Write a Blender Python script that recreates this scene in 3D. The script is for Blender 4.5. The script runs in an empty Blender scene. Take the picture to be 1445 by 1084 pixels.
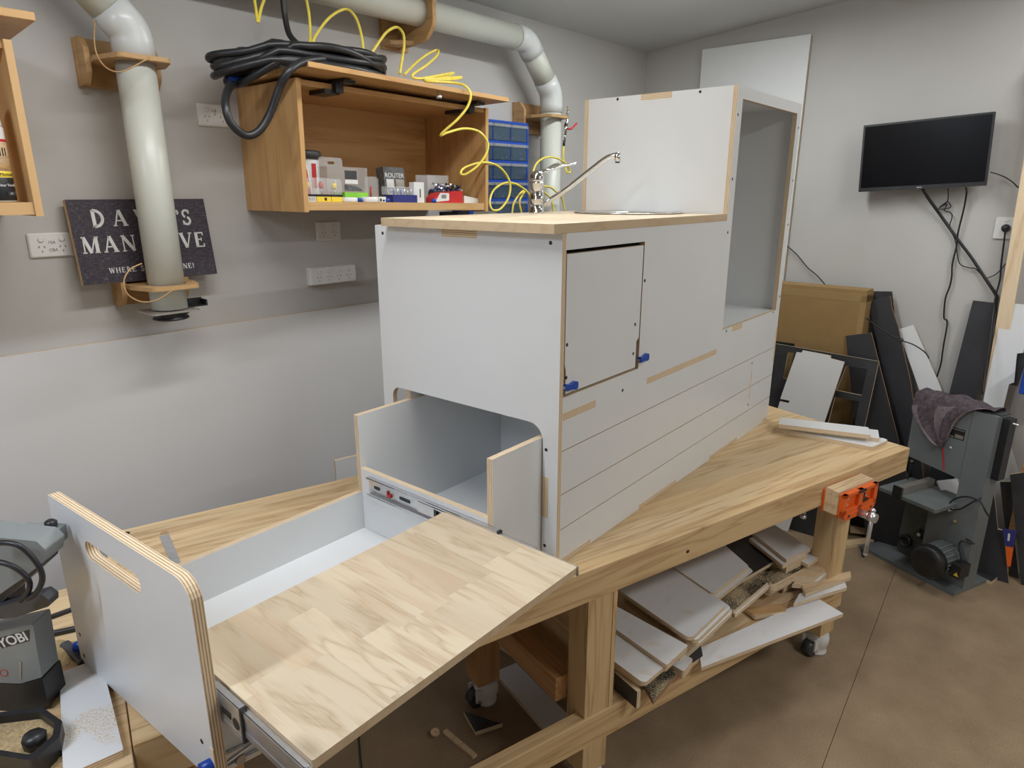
import bpy, bmesh, math, random
from math import sin, cos, pi, radians, floor, sqrt
from mathutils import Vector, Matrix, geometry
random.seed(7)
SC = bpy.context.scene
COL = SC.collection

# ------------------------------------------------------------------ camera, world, lights, exposure
HB = 0.885                                    # height of the workbench top above the floor
F_PX, PIT, ROL, YAW = 943.84, 0.2793, 0.0005, 0.6919
CAM = Vector((-1.4387, -1.0232, 1.0745 + HB))
FW = Vector((cos(YAW) * cos(PIT), sin(YAW) * cos(PIT), -sin(PIT)))
_r = Vector((sin(YAW), -cos(YAW), 0)); _u = _r.cross(FW)
RT = _r * cos(ROL) + _u * sin(ROL)
UP = -_r * sin(ROL) + _u * cos(ROL)
cd = bpy.data.cameras.new('camera'); cam = bpy.data.objects.new('camera', cd); COL.objects.link(cam)
cd.sensor_fit = 'HORIZONTAL'; cd.sensor_width = 36; cd.lens = F_PX / 1445 * 36; cd.clip_start = 0.02
cam.matrix_world = Matrix(((RT.x, UP.x, -FW.x, CAM.x), (RT.y, UP.y, -FW.y, CAM.y), (RT.z, UP.z, -FW.z, CAM.z), (0, 0, 0, 1)))
SC.camera = cam

w = bpy.data.worlds.new('world'); SC.world = w; w.use_nodes = True
w.node_tree.nodes['Background'].inputs[0].default_value = (0.9, 0.95, 1, 1)
w.node_tree.nodes['Background'].inputs[1].default_value = 0.2
SC.view_settings.view_transform = 'Standard'; SC.view_settings.look = 'None'
SC.view_settings.gamma = 1; SC.view_settings.use_curve_mapping = False
SC.view_settings.exposure = 0.0

def area(name, loc, size, sy, power, col=(1, 0.985, 0.96), rot=(0, 0, 0)):
    l = bpy.data.lights.new(name, 'AREA'); l.shape = 'RECTANGLE'; l.size = size; l.size_y = sy
    l.energy = power; l.color = col
    o = bpy.data.objects.new(name, l); COL.objects.link(o); o.location = loc; o.rotation_euler = rot
    return o
area('batten_or_fill_light', (-0.45, 0.28, HB + 2.03), 1.2, 0.12, 20, (0.98, 0.985, 0.985))
area('batten_or_fill_light', (-2.5, 0.2, HB + 2.03), 1.2, 0.12, 35, (0.86, 0.95, 1.10))
area('batten_or_fill_light', (1.5, 0.33, HB + 2.02), 1.2, 0.12, 24, (0.95, 0.99, 1.0))
area('batten_or_fill_light', (0.3, -2.6, HB + 2.25), 1.2, 0.12, 38, (0.98, 0.985, 0.98))
area('batten_or_fill_light', (2.0, -1.1, HB + 2.15), 1.2, 0.12, 13, (0.97, 0.985, 0.99))  # added fill, not a real batten: brightens bandsaw, floor and boards at right

# ------------------------------------------------------------------ pixel -> place helpers (each on a real plane)
def ray(px, py): return FW + RT * ((px - 722.5) / F_PX) - UP * ((py - 542) / F_PX)
def on_plane(px, py, P, n):
    d = ray(px, py); return CAM + d * ((Vector(P) - CAM).dot(n) / d.dot(n))
def at_z(px, py, z): return on_plane(px, py, (0, 0, z), Vector((0, 0, 1)))     # z above the floor
def at_x(px, py, x): return on_plane(px, py, (x, 0, 0), Vector((1, 0, 0)))
def at_y(px, py, y): return on_plane(px, py, (0, y, 0), Vector((0, 1, 0)))
AW = -0.0264
UW = Vector((cos(AW), sin(AW), 0)); NW = Vector((sin(AW), -cos(AW), 0))          # along left wall, into the room
WP = Vector((0, 1.52, 0))
def wl(px, py, off=0.0): return on_plane(px, py, WP + NW * off, NW)
CORNER = Vector((2.956, 1.442, 0))
UBK = NW.copy(); NBK = -UW                                                        # along back wall (to the right), into the room
def bk(px, py, off=0.0): return on_plane(px, py, CORNER + NBK * off, NBK)
AB = radians(-17.2)
UB = Vector((cos(AB), sin(AB), 0)); VB = Vector((-sin(AB), cos(AB), 0)); OB = Vector((0.924, -0.3545, 0))
def bench(u, v, z): return OB + UB * u + VB * v + Vector((0, 0, z))
Z3 = Vector((0, 0, 1))
def frame(o, ux, uy):
    ux = Vector(ux).normalized(); uy = Vector(uy); uy = (uy - ux * uy.dot(ux)).normalized(); uz = ux.cross(uy); o = Vector(o)
    return Matrix(((ux.x, uy.x, uz.x, o.x), (ux.y, uy.y, uz.y, o.y), (ux.z, uy.z, uz.z, o.z), (0, 0, 0, 1)))
def wallframe(o): return frame(o, UW, Z3)
def backframe(o): return frame(o, UBK, Z3)
def T(x, y, z, rz=0): return Matrix.Translation((x, y, z)) @ Matrix.Rotation(rz, 4, 'Z')

# ------------------------------------------------------------------ materials
class NT:
    def __init__(s, name):
        s.m = bpy.data.materials.new(name); s.m.use_nodes = True; s.t = s.m.node_tree; s.b = s.t.nodes['Principled BSDF']
    def n(s, typ, **kw):
        x = s.t.nodes.new(typ)
        for k, v in kw.items(): setattr(x, k, v)
        return x
    def set(s, sock, v):
        if isinstance(v, bpy.types.NodeSocket): s.t.links.new(v, sock)
        elif v is not None:
            if sock.type == 'RGBA' and len(v) == 3: v = (*v, 1)
            sock.default_value = v
    def math(s, op, a, b=None, c=None):
        x = s.n('ShaderNodeMath', operation=op); s.set(x.inputs[0], a); s.set(x.inputs[1], b)
        if c is not None: s.set(x.inputs[2], c)
        return x.outputs[0]
    def coord(s, kind='Object', scale=(1, 1, 1), loc=(0, 0, 0)):
        c = s.n('ShaderNodeTexCoord'); mp = s.n('ShaderNodeMapping'); s.set(mp.inputs['Scale'], scale); s.set(mp.inputs['Location'], loc)
        s.t.links.new(c.outputs[kind], mp.inputs['Vector']); return mp.outputs[0]
    def scalev(s, v, sc):
        mp = s.n('ShaderNodeMapping'); s.set(mp.inputs['Scale'], sc); s.set(mp.inputs['Vector'], v); return mp.outputs[0]
    def addv(s, a, b):
        x = s.n('ShaderNodeVectorMath', operation='ADD'); s.set(x.inputs[0], a); s.set(x.inputs[1], b); return x.outputs[0]
    def sep(s, v):
        x = s.n('ShaderNodeSeparateXYZ'); s.set(x.inputs[0], v); return x.outputs
    def comb(s, a, b, c):
        x = s.n('ShaderNodeCombineXYZ'); s.set(x.inputs[0], a); s.set(x.inputs[1], b); s.set(x.inputs[2], c); return x.outputs[0]
    def noise(s, v, scale, detail=3, rough=0.5, dist=0):
        x = s.n('ShaderNodeTexNoise'); s.set(x.inputs['Vector'], v); s.set(x.inputs['Scale'], scale)
        s.set(x.inputs['Detail'], detail); s.set(x.inputs['Roughness'], rough); s.set(x.inputs['Distortion'], dist); return x.outputs[0]
    def white(s, v):
        x = s.n('ShaderNodeTexWhiteNoise', noise_dimensions='3D'); s.set(x.inputs['Vector'], v); return x.outputs['Value']
    def ramp(s, f, stops):
        x = s.n('ShaderNodeValToRGB'); s.set(x.inputs[0], f); e = x.color_ramp.elements
        while len(e) < len(stops): e.new(0.5)
        for i, (p, c) in enumerate(stops): e[i].position = p; e[i].color = (*c, 1) if len(c) == 3 else c
        return x.outputs[0]
    def mix(s, f, a, b, mode='MIX'):
        x = s.n('ShaderNodeMix', data_type='RGBA', blend_type=mode); s.set(x.inputs[0], f); s.set(x.inputs[6], a); s.set(x.inputs[7], b); return x.outputs[2]
    def bump(s, h, strength=0.2, dist=0.002):
        x = s.n('ShaderNodeBump'); s.set(x.inputs['Height'], h); s.set(x.inputs['Strength'], strength); s.set(x.inputs['Distance'], dist)
        s.t.links.new(x.outputs[0], s.b.inputs['Normal'])
    def out(s, col=None, rough=0.5, metal=0.0, spec=0.5):
        s.set(s.b.inputs['Base Color'], col); s.set(s.b.inputs['Roughness'], rough); s.set(s.b.inputs['Metallic'], metal)
        s.set(s.b.inputs['Specular IOR Level'], spec); return s.m
def g(v): return (v, v, v)
def plain(name, col, rough=0.5, metal=0.0, var=0.06, scale=40, spec=0.5, bump=0.0):
    t = NT(name); v = t.coord('Object'); n = t.noise(v, scale, 4)
    a = tuple(max(0, c * (1 - var)) for c in col); b = tuple(min(1, c * (1 + var)) for c in col)
    c = t.ramp(n, [(0.3, a), (0.7, b)])
    if bump: t.bump(n, bump, 0.001)
    return t.out(c, rough, metal, spec)
def glass(name, col=(0.9, 0.95, 0.95), alpha=0.3, rough=0.08):
    t = NT(name); t.set(t.b.inputs['Alpha'], alpha); return t.out(col, rough, 0, 0.6)
def wood(name, light, dark, ring=14.0, fine=90.0, along=1.2, plank=0.0, stave=0.0, tint=0.18, knots=0.0, rough=0.55, sharp=(0.35, 0.7), third=None):
    """grain runs along local X"""
    t = NT(name); v0 = t.coord('Object'); x, y, z = t.sep(v0)
    off = None; rnd = None
    if plank:
        row = t.math('FLOOR', t.math('DIVIDE', y, plank))
        if stave:
            sh = t.white(t.comb(row, 3.1, 0.7)); cell = t.math('FLOOR', t.math('ADD', t.math('DIVIDE', x, stave), t.math('MULTIPLY', sh, 9.0)))
        else: cell = 0.0
        rnd = t.white(t.comb(row, cell, 1.7)); rnd2 = t.white(t.comb(cell, row, 5.3))
        off = t.comb(t.math('MULTIPLY', rnd, 17.0), t.math('MULTIPLY', rnd2, 11.0), t.math('MULTIPLY', rnd, 5.0))
    v = t.addv(v0, off) if off is not None else v0
    warp = t.noise(t.scalev(v, (along * 1.4, 5, 5)), 1.0, 2)
    big = t.noise(t.scalev(v, (along, ring, ring)), 1.0, 4, 0.55, 0.6)
    rr = t.math('FRACT', t.math('MULTIPLY', t.math('ADD', t.math('MULTIPLY', big, 1.0), t.math('MULTIPLY', warp, 0.7)), 5.0))
    rr = t.math('SUBTRACT', 1.0, t.math('ABSOLUTE', t.math('SUBTRACT', t.math('MULTIPLY', rr, 2.0), 1.0)))
    rr = t.math('POWER', rr, 2.2)
    fn = t.noise(t.scalev(v, (along * 5, fine * 2.4, fine * 2.4)), 1.0, 4, 0.65)
    f = t.math('ADD', t.math('MULTIPLY', rr, 0.5), t.math('MULTIPLY', fn, 0.68))
    col = t.ramp(f, [(sharp[0], light), (sharp[1], tuple((a + b) / 2 for a, b in zip(light, dark))), (1.0, dark)])
    if third is not None:
        col = t.mix(t.ramp(t.noise(t.scalev(v, (along * .8, 6, 6)), 1.0, 2), [(0.5, g(0)), (0.75, g(1))]), col, third)
    if rnd is not None:
        fac = t.math('ADD', 1.0 - tint, t.math('MULTIPLY', rnd, 2 * tint))
        col = t.mix(1.0, col, t.comb(fac, fac, fac), 'MULTIPLY')
        fr = t.math('FRACT', t.math('DIVIDE', y, plank)); ed = t.math('MINIMUM', fr, t.math('SUBTRACT', 1.0, fr))
        col = t.mix(t.ramp(ed, [(0.0, g(0.55 if not stave else 0.12)), (0.012 if not stave else 0.01, g(0))]), col, dark)
    if knots:
        vo = t.n('ShaderNodeTexVoronoi'); t.set(vo.inputs['Vector'], t.scalev(v, (1.0, 2.4, 2.4))); t.set(vo.inputs['Scale'], knots)
        k = t.ramp(t.math('ADD', vo.outputs['Distance'], t.math('MULTIPLY', fn, 0.05)), [(0.035, g(1)), (0.10, g(0))])
        col = t.mix(t.math('MULTIPLY', k, 0.75), col, tuple(c * 0.45 for c in dark))
    t.bump(fn, 0.12, 0.001)
    return t.out(col, rough, 0, 0.35)
def plywood(name, light=(0.76, 0.62, 0.44), dark=(0.44, 0.30, 0.17), pitch=0.0028):
    """layers stacked along local Z"""
    t = NT(name); v = t.coord('Object'); x, y, z = t.sep(v)
    q = t.math('FRACT', t.math('DIVIDE', z, pitch * 2)); q = t.math('ABSOLUTE', t.math('SUBTRACT', t.math('MULTIPLY', q, 2.0), 1.0))
    n = t.noise(t.scalev(v, (30, 30, 400)), 1.0, 3)
    f = t.math('ADD', q, t.math('MULTIPLY', t.math('SUBTRACT', n, 0.5), 0.5))
    return t.out(t.ramp(f, [(0.25, dark), (0.5, light), (0.9, tuple(min(1, c * 1.12) for c in light))]), 0.7, 0, 0.2)
def dusty(name, base, dust=(0.62, 0.43, 0.22), scale=14.0, amount=0.62, rough=0.45):
    t = NT(name); v = t.coord('Object'); a = t.noise(v, scale, 2); b = t.noise(v, 240, 4, 0.7)
    f = t.math('MULTIPLY', t.ramp(a, [(amount, g(0)), (amount + 0.08, g(1))]), t.ramp(b, [(0.48, g(0)), (0.6, g(1))]))
    return t.out(t.mix(f, base, dust), rough, 0, 0.4)

M = {}
M['paint'] = plain('wall_paint', (0.505, 0.49, 0.47), 0.75, var=0.02, scale=3, spec=0.25)
M['ceil'] = plain('ceiling_paint', (0.56, 0.565, 0.54), 0.85, var=0.015, scale=3, spec=0.2)
M['paint2'] = plain('sheet_laminate', (0.62, 0.61, 0.605), 0.4, var=0.012, scale=4, spec=0.35)
M['white'] = plain('white_laminate', (0.74, 0.75, 0.75), 0.32, var=0.012, scale=6, spec=0.45)
M['whited'] = dusty('dusty_white_laminate', (0.70, 0.70, 0.70))
M['ply'] = plywood('birch_ply_edge')
M['plyb'] = plywood('brown_ply_edge', (0.42, 0.27, 0.15), (0.16, 0.09, 0.05))
M['plyface'] = wood('ply_face', (0.66, 0.49, 0.30), (0.45, 0.29, 0.15), 9, 60)
M['black'] = plain('black_film_ply', (0.030, 0.031, 0.034), 0.42, var=0.25, scale=9)
M['charcoal'] = plain('charcoal_laminate', (0.030, 0.031, 0.036), 0.45, var=0.12, scale=7)
M['pine'] = wood('pine_planks', (0.68, 0.51, 0.30), (0.42, 0.25, 0.11), 15, 80, 0.8, plank=0.088, tint=0.13, knots=2.6, third=(0.60, 0.40, 0.20))
M['pine1'] = wood('pine_timber', (0.66, 0.47, 0.25), (0.43, 0.25, 0.11), 14, 70, 0.8, knots=1.5)
M['pineo'] = wood('orange_pine_timber', (0.58, 0.33, 0.15), (0.36, 0.17, 0.06), 20, 90, 0.6)
M['hevea'] = wood('hevea_block', (0.66, 0.555, 0.40), (0.43, 0.29, 0.165), 11, 120, 1.5, plank=0.072, stave=0.34, tint=0.08, knots=1.3, sharp=(0.38, 0.82), third=(0.58, 0.44, 0.30))
M['heveaedge'] = wood('hevea_edge', (0.60, 0.46, 0.30), (0.46, 0.32, 0.18), 8, 50, 2, sharp=(.4, .9))
M['beech'] = wood('beech_veneer', (0.56, 0.33, 0.135), (0.44, 0.235, 0.085), 9, 110, 0.7, rough=0.4)
M['beechl'] = wood('beech_edging', (0.62, 0.39, 0.18), (0.52, 0.30, 0.12), 9, 110, 0.7, rough=0.4)
M['bracket'] = wood('bracket_ply', (0.50, 0.31, 0.14), (0.34, 0.19, 0.08), 10, 60, 1.0)
M['pvc'] = plain('pvc_pipe', (0.58, 0.59, 0.525), 0.35, var=0.03, scale=5)
M['pvcg'] = plain('pvc_elbow', (0.60, 0.62, 0.61), 0.28, var=0.03, scale=5)
M['rubber'] = plain('black_rubber', (0.014, 0.014, 0.016), 0.4, var=0.2)
M['bplast'] = plain('black_plastic', (0.018, 0.018, 0.02), 0.38, var=0.2)
M['dplast'] = plain('dark_grey_plastic', (0.05, 0.05, 0.053), 0.45, var=0.2)
M['wplast'] = plain('white_plastic', (0.74, 0.73, 0.71), 0.35, var=0.02)
M['yellow'] = plain('yellow_hose', (0.84, 0.68, 0.10), 0.3, var=0.08)
M['yellowp'] = plain('yellow_plastic', (0.82, 0.62, 0.05), 0.4, var=0.03)
M['blue'] = plain('blue_plastic', (0.010, 0.065, 0.40), 0.35, var=0.05)
M['navy'] = plain('navy_plastic', (0.03, 0.035, 0.19), 0.35, var=0.05)
M['red'] = plain('red_plastic', (0.55, 0.03, 0.03), 0.4, var=0.05)
M['green'] = plain('green_card', (0.25, 0.60, 0.05), 0.5, var=0.05)
M['orange'] = plain('orange_paint', (0.80, 0.13, 0.015), 0.35, var=0.06)
M['chrome'] = plain('chrome', (0.66, 0.66, 0.66), 0.07, 1.0, var=0.02)
M['steel'] = plain('zinc_steel', (0.66, 0.67, 0.69), 0.30, 0.85, var=0.08)
M['stain'] = plain('stainless_steel', (0.62, 0.61, 0.58), 0.22, 1.0, var=0.05)
M['brass'] = plain('brass', (0.65, 0.48, 0.2), 0.3, 1.0)
M['sawgrey'] = plain('grey_enamel', (0.16, 0.177, 0.181), 0.38, var=0.07, scale=8)
M['castgrey'] = plain('cast_grey', (0.20, 0.225, 0.22), 0.45, 0.3, var=0.12, scale=12)
M['alu'] = plain('dusty_aluminium', (0.40, 0.37, 0.33), 0.4, 0.6, var=0.1)
M['ryobi'] = plain('tool_grey', (0.23, 0.25, 0.25), 0.4, var=0.08, scale=10)
M['carton'] = plain('cardboard', (0.30, 0.185, 0.07), 0.8, var=0.05, scale=14)
M['tape'] = plain('packing_tape', (0.33, 0.215, 0.09), 0.35, var=0.04)
M['screen'] = plain('tv_screen', (0.003, 0.003, 0.004), 0.22, var=0.0, spec=0.15)
M['towel'] = plain('towel_cloth', (0.095, 0.075, 0.085), 0.95, var=0.35, scale=60, spec=0.1, bump=0.6)
M['towell'] = plain('towel_band', (0.20, 0.165, 0.175), 0.95, var=0.2, scale=80, spec=0.1, bump=0.5)
M['clear'] = glass('clear_plastic', (0.85, 0.88, 0.88), 0.20)
M['clearb'] = glass('smoky_drawer_plastic', (0.09, 0.14, 0.20), 0.5)
M['print'] = plain('printed_card', (0.10, 0.10, 0.10), 0.5, var=0.5, scale=70)
M['paper'] = plain('white_paper', (0.72, 0.72, 0.70), 0.7, var=0.02)
M['screw'] = plain('dark_screw', (0.05, 0.048, 0.045), 0.4, 0.6)
M['sawdust'] = plain('sawdust', (0.42, 0.31, 0.17), 0.95, var=0.3, scale=200, spec=0.05, bump=0.8)
M['speck'] = None
def _speck():
    t = NT('chipped_black_film'); v = t.coord('Object'); n = t.noise(t.scalev(v, (1, 2.5, 1)), 110, 5, 0.75)
    b = t.noise(v, 9, 2); f = t.math('ADD', n, t.math('MULTIPLY', t.math('SUBTRACT', b, 0.5), 0.5))
    return t.out(t.ramp(f, [(0.47, (0.02, 0.02, 0.022)), (0.55, (0.50, 0.40, 0.25))]), 0.6, 0, 0.3)
M['speck'] = _speck()
def _floor():
    t = NT('floor_boards'); v = t.coord('Object'); a = t.noise(v, 5, 4, 0.6); b = t.noise(v, 140, 4, 0.7); c2 = t.noise(v, 1.3, 2)
    col = t.ramp(t.math('ADD', t.math('MULTIPLY', a, 0.6), t.math('MULTIPLY', b, 0.4)), [(0.35, (0.235, 0.165, 0.10)), (0.6, (0.31, 0.225, 0.14)), (0.75, (0.38, 0.28, 0.17))])
    dust = t.math('MULTIPLY', t.ramp(b, [(0.58, g(0)), (0.68, g(1))]), t.ramp(t.noise(v, 3.2, 3), [(0.42, g(0)), (0.62, g(1))]))
    col = t.mix(t.math('MULTIPLY', dust, 0.5), col, (0.45, 0.34, 0.2))
    t.bump(b, 0.15, 0.001); return t.out(col, 0.75, 0, 0.25)
M['floor'] = _floor()
def _sign():
    t = NT('sign_print'); v = t.coord('Object'); a = t.noise(t.scalev(v, (1, 6, 1)), 55, 5, 0.8); b = t.noise(t.scalev(v, (5, 1, 1)), 45, 4, 0.8)
    f = t.math('MULTIPLY', t.ramp(a, [(0.5, g(0)), (0.62, g(1))]), t.ramp(b, [(0.4, g(0)), (0.6, g(1))]))
    return t.out(t.mix(f, (0.042, 0.034, 0.045), (0.19, 0.17, 0.19)), 0.6, 0, 0.3)
M['sign'] = _sign()

# ------------------------------------------------------------------ mesh builder
def rrect(x0, y0, x1, y1, r=0.0, seg=6):
    """r: one radius or four (bottom-left, bottom-right, top-right, top-left)"""
    return rpoly([(x0, y0), (x1, y0), (x1, y1), (x0, y1)], r, seg)
def rpoly(pts, r=0.0, seg=6):
    n = len(pts); rs = r if isinstance(r, (list, tuple)) else [r] * n; out = []
    for i in range(n):
        p = Vector(pts[i]).to_2d(); a = Vector(pts[i - 1]).to_2d(); b = Vector(pts[(i + 1) % n]).to_2d()
        if rs[i] <= 1e-6: out.append((p.x, p.y)); continue
        da = (a - p).normalized(); db = (b - p).normalized(); ang = da.angle(db)
        if ang > pi - 0.02: out.append((p.x, p.y)); continue
        d = min(rs[i] / math.tan(ang / 2), (a - p).length * 0.49, (b - p).length * 0.49); rad = d * math.tan(ang / 2)
        c = p + (da + db).normalized() * (rad / sin(ang / 2)); p0 = p + da * d; p1 = p + db * d
        a0 = math.atan2(p0.y - c.y, p0.x - c.x); a1 = math.atan2(p1.y - c.y, p1.x - c.x); dl = a1 - a0
        while dl > pi: dl -= 2 * pi
        while dl < -pi: dl += 2 * pi
        for k in range(seg + 1): out.append((c.x + rad * cos(a0 + dl * k / seg), c.y + rad * sin(a0 + dl * k / seg)))
    return out
def circle(cx, cy, r, seg=20): return [(cx + r * cos(2 * pi * k / seg), cy + r * sin(2 * pi * k / seg)) for k in range(seg)]
def spline(pts, n=8, closed=False):
    P = [Vector(p) for p in pts]; out = []; m = len(P)
    for i in range(m if closed else m - 1):
        if closed: a, b, c, d = P[i - 1], P[i], P[(i + 1) % m], P[(i + 2) % m]
        else: a, b, c, d = P[max(i - 1, 0)], P[i], P[i + 1], P[min(i + 2, m - 1)]
        for k in range(n):
            t = k / n
            out.append(0.5 * ((2 * b) + (c - a) * t + (2 * a - 5 * b + 4 * c - d) * t * t + (3 * b - a - 3 * c + d) * t ** 3))
    if not closed: out.append(P[-1])
    return out
class MB:
    def __init__(s, fr=None): s.bm = bmesh.new(); s.fr = fr if fr is not None else Matrix.Identity(4); s.inv = s.fr.inverted()
    def L(s, p): return s.inv @ Vector(p)                      # world -> local
    def _f(s, vs, mi, sm=False):
        try: f = s.bm.faces.new(vs)
        except ValueError: return
        f.material_index = mi; f.smooth = sm
    def prism(s, outline, z0, z1, mf=0, ms=None, holes=(), mb=None):
        ms = mf if ms is None else ms; mb = mf if mb is None else mb
        loops = [list(outline)] + [list(h) for h in holes]
        tris = geometry.tessellate_polygon([[Vector((p[0], p[1], 0)) for p in l] for l in loops])
        flat = [p for l in loops for p in l]
        A = [s.bm.verts.new((p[0], p[1], z0)) for p in flat]; B = [s.bm.verts.new((p[0], p[1], z1)) for p in flat]
        for t in tris:
            p = [flat[i] for i in t]; ar = (p[1][0] - p[0][0]) * (p[2][1] - p[0][1]) - (p[2][0] - p[0][0]) * (p[1][1] - p[0][1])
            t = t if ar > 0 else t[::-1]
            s._f([B[i] for i in t], mf); s._f([A[i] for i in t[::-1]], mb)
        k = 0
        for li, l in enumerate(loops):
            n = len(l); ar = sum(l[i][0] * l[(i + 1) % n][1] - l[(i + 1) % n][0] * l[i][1] for i in range(n)); ccw = ar > 0
            for i in range(n):
                a, b = k + i, k + (i + 1) % n
                if ccw == (li == 0): s._f([A[a], A[b], B[b], B[a]], ms)
                else: s._f([A[b], A[a], B[a], B[b]], ms)
            k += n
        return s
    def box(s, x0, y0, z0, x1, y1, z1, mi=0, M4=None, mt=None):
        c = [(x0, y0, z0), (x1, y0, z0), (x1, y1, z0), (x0, y1, z0), (x0, y0, z1), (x1, y0, z1), (x1, y1, z1), (x0, y1, z1)]
        v = [s.bm.verts.new(M4 @ Vector(p) if M4 else p) for p in c]
        for q, idx in enumerate(((0, 3, 2, 1), (4, 5, 6, 7), (0, 1, 5, 4), (1, 2, 6, 5), (2, 3, 7, 6), (3, 0, 4, 7))):
            s._f([v[i] for i in idx], mt if (mt is not None and q == 1) else mi)
        return s
    def hexa(s, c, mi=0):
        v = [s.bm.verts.new(p) for p in c]
        for idx in ((0, 3, 2, 1), (4, 5, 6, 7), (0, 1, 5, 4), (1, 2, 6, 5), (2, 3, 7, 6), (3, 0, 4, 7)): s._f([v[i] for i in idx], mi)
        return s
    def rbox(s, x0, y0, z0, x1, y1, z1, r=0.004, mi=0, seg=3):
        """box rounded in plan, bevelled top and bottom"""
        b = min(r * 0.6, (z1 - z0) / 3); lay = [(r * 0.5, z0), (0, z0 + b), (0, z1 - b), (r * 0.5, z1)]; rings = []
        for ins, z in lay:
            rings.append([s.bm.verts.new((p[0], p[1], z)) for p in rrect(x0 + ins, y0 + ins, x1 - ins, y1 - ins, max(r - ins * .5, 1e-4), seg)])
        n = len(rings[0])
        for a, bb in zip(rings, rings[1:]):
            for i in range(n): s._f([a[i], a[(i + 1) % n], bb[(i + 1) % n], bb[i]], mi)
        s._f(rings[-1], mi); s._f(rings[0][::-1], mi); return s
    def tube(s, pts, r, mi=0, seg=10, closed=False, caps=True):
        P = [Vector(p) for p in pts]; n = len(P); rs = r if isinstance(r, (list, tuple)) else [r] * n; rings = []; nrm = None
        for i in range(n):
            if closed: t = P[(i + 1) % n] - P[i - 1]
            else: t = P[min(i + 1, n - 1)] - P[max(i - 1, 0)]
            t = t.normalized() if t.length > 1e-9 else Vector((0, 0, 1))
            if nrm is None: nrm = t.orthogonal().normalized()
            nrm = nrm - t * nrm.dot(t); nrm = nrm.normalized() if nrm.length > 1e-6 else t.orthogonal().normalized()
            bi = t.cross(nrm)
            rings.append([s.bm.verts.new(P[i] + (nrm * cos(2 * pi * k / seg) + bi * sin(2 * pi * k / seg)) * rs[i]) for k in range(seg)])
        for i in range(n if closed else n - 1):
            a, b = rings[i], rings[(i + 1) % n]; o = 0
            if closed and i == n - 1:
                o = min(range(seg), key=lambda q: (a[0].co - b[q].co).length)
            for k in range(seg): s._f([a[k], a[(k + 1) % seg], b[(k + 1 + o) % seg], b[(k + o) % seg]], mi, True)
        if caps and not closed: s._f(rings[0][::-1], mi); s._f(rings[-1], mi)
        return s
    def cyl(s, p0, p1, r, mi=0, seg=20, r1=None): return s.tube([p0, p1], [r, r if r1 is None else r1], mi, seg)
    def lathe(s, prof, base=(0, 0, 0), axis=(0, 0, 1), mi=0, seg=28, mis=None, caps=True):
        ax = Vector(axis).normalized(); u = ax.orthogonal().normalized(); v = ax.cross(u); b = Vector(base); rings = []
        for r, h in prof: rings.append([s.bm.verts.new(b + ax * h + (u * cos(2 * pi * k / seg) + v * sin(2 * pi * k / seg)) * max(r, 1e-5)) for k in range(seg)])
        for i, (a, c) in enumerate(zip(rings, rings[1:])):
            for k in range(seg): s._f([a[k], a[(k + 1) % seg], c[(k + 1) % seg], c[k]], mis[i] if mis else mi, True)
        if caps: s._f(rings[0][::-1], mis[0] if mis else mi); s._f(rings[-1], mis[-1] if mis else mi)
        return s
    def sphere(s, c, r, mi=0, seg=14, sc=(1, 1, 1)):
        n = seg // 2; c = Vector(c); rings = []
        for i in range(1, n):
            ph = pi * i / n; rings.append([s.bm.verts.new(c + Vector((r * sc[0] * sin(ph) * cos(2 * pi * k / seg), r * sc[1] * sin(ph) * sin(2 * pi * k / seg), r * sc[2] * cos(ph)))) for k in range(seg)])
        top = s.bm.verts.new(c + Vector((0, 0, r * sc[2]))); bot = s.bm.verts.new(c - Vector((0, 0, r * sc[2])))
        for k in range(seg): s._f([top, rings[0][k], rings[0][(k + 1) % seg]], mi, True); s._f([bot, rings[-1][(k + 1) % seg], rings[-1][k]], mi, True)
        for a, b in zip(rings, rings[1:]):
            for k in range(seg): s._f([a[k], b[k], b[(k + 1) % seg], a[(k + 1) % seg]], mi, True)
        return s
    def build(s, name, mats, parent=None, label=None):
        me = bpy.data.meshes.new(name); bmesh.ops.recalc_face_normals(s.bm, faces=s.bm.faces); s.bm.to_mesh(me); s.bm.free()
        for m in (mats if isinstance(mats, (list, tuple)) else [mats]): me.materials.append(M[m] if isinstance(m, str) else m)
        o = bpy.data.objects.new(name, me); COL.objects.link(o)
        if parent is not None:
            o.parent = parent; o.matrix_parent_inverse = world(parent).inverted()
        o.matrix_basis = s.fr
        if label: o['label'] = label
        return o
def world(o):
    if o.parent: return world(o.parent) @ o.matrix_parent_inverse @ o.matrix_basis
    return o.matrix_basis.copy()
def tag(o, label, cat, group=None, kind=None):
    o['label'] = label; o['category'] = cat
    if group: o['group'] = group
    if kind: o['kind'] = kind
    return o
def thing(name, label, cat, loc, group=None):
    o = bpy.data.objects.new(name, None); COL.objects.link(o); o.empty_display_size = 0.05
    o.matrix_basis = Matrix.Translation(Vector(loc)); return tag(o, label, cat, group)
def struct(name, mb, mats): o = mb.build(name, mats); o['kind'] = 'structure'; return o
def board(name, outline, t, fr, mf='white', ms='ply', parent=None, label=None, holes=()):
    """flat sheet: front face at local z = 0 facing +z, thickness t behind it"""
    return MB(fr).prism(outline, -t, 0, 0, 1, holes).build(name, [mf, ms], parent, label)
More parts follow.
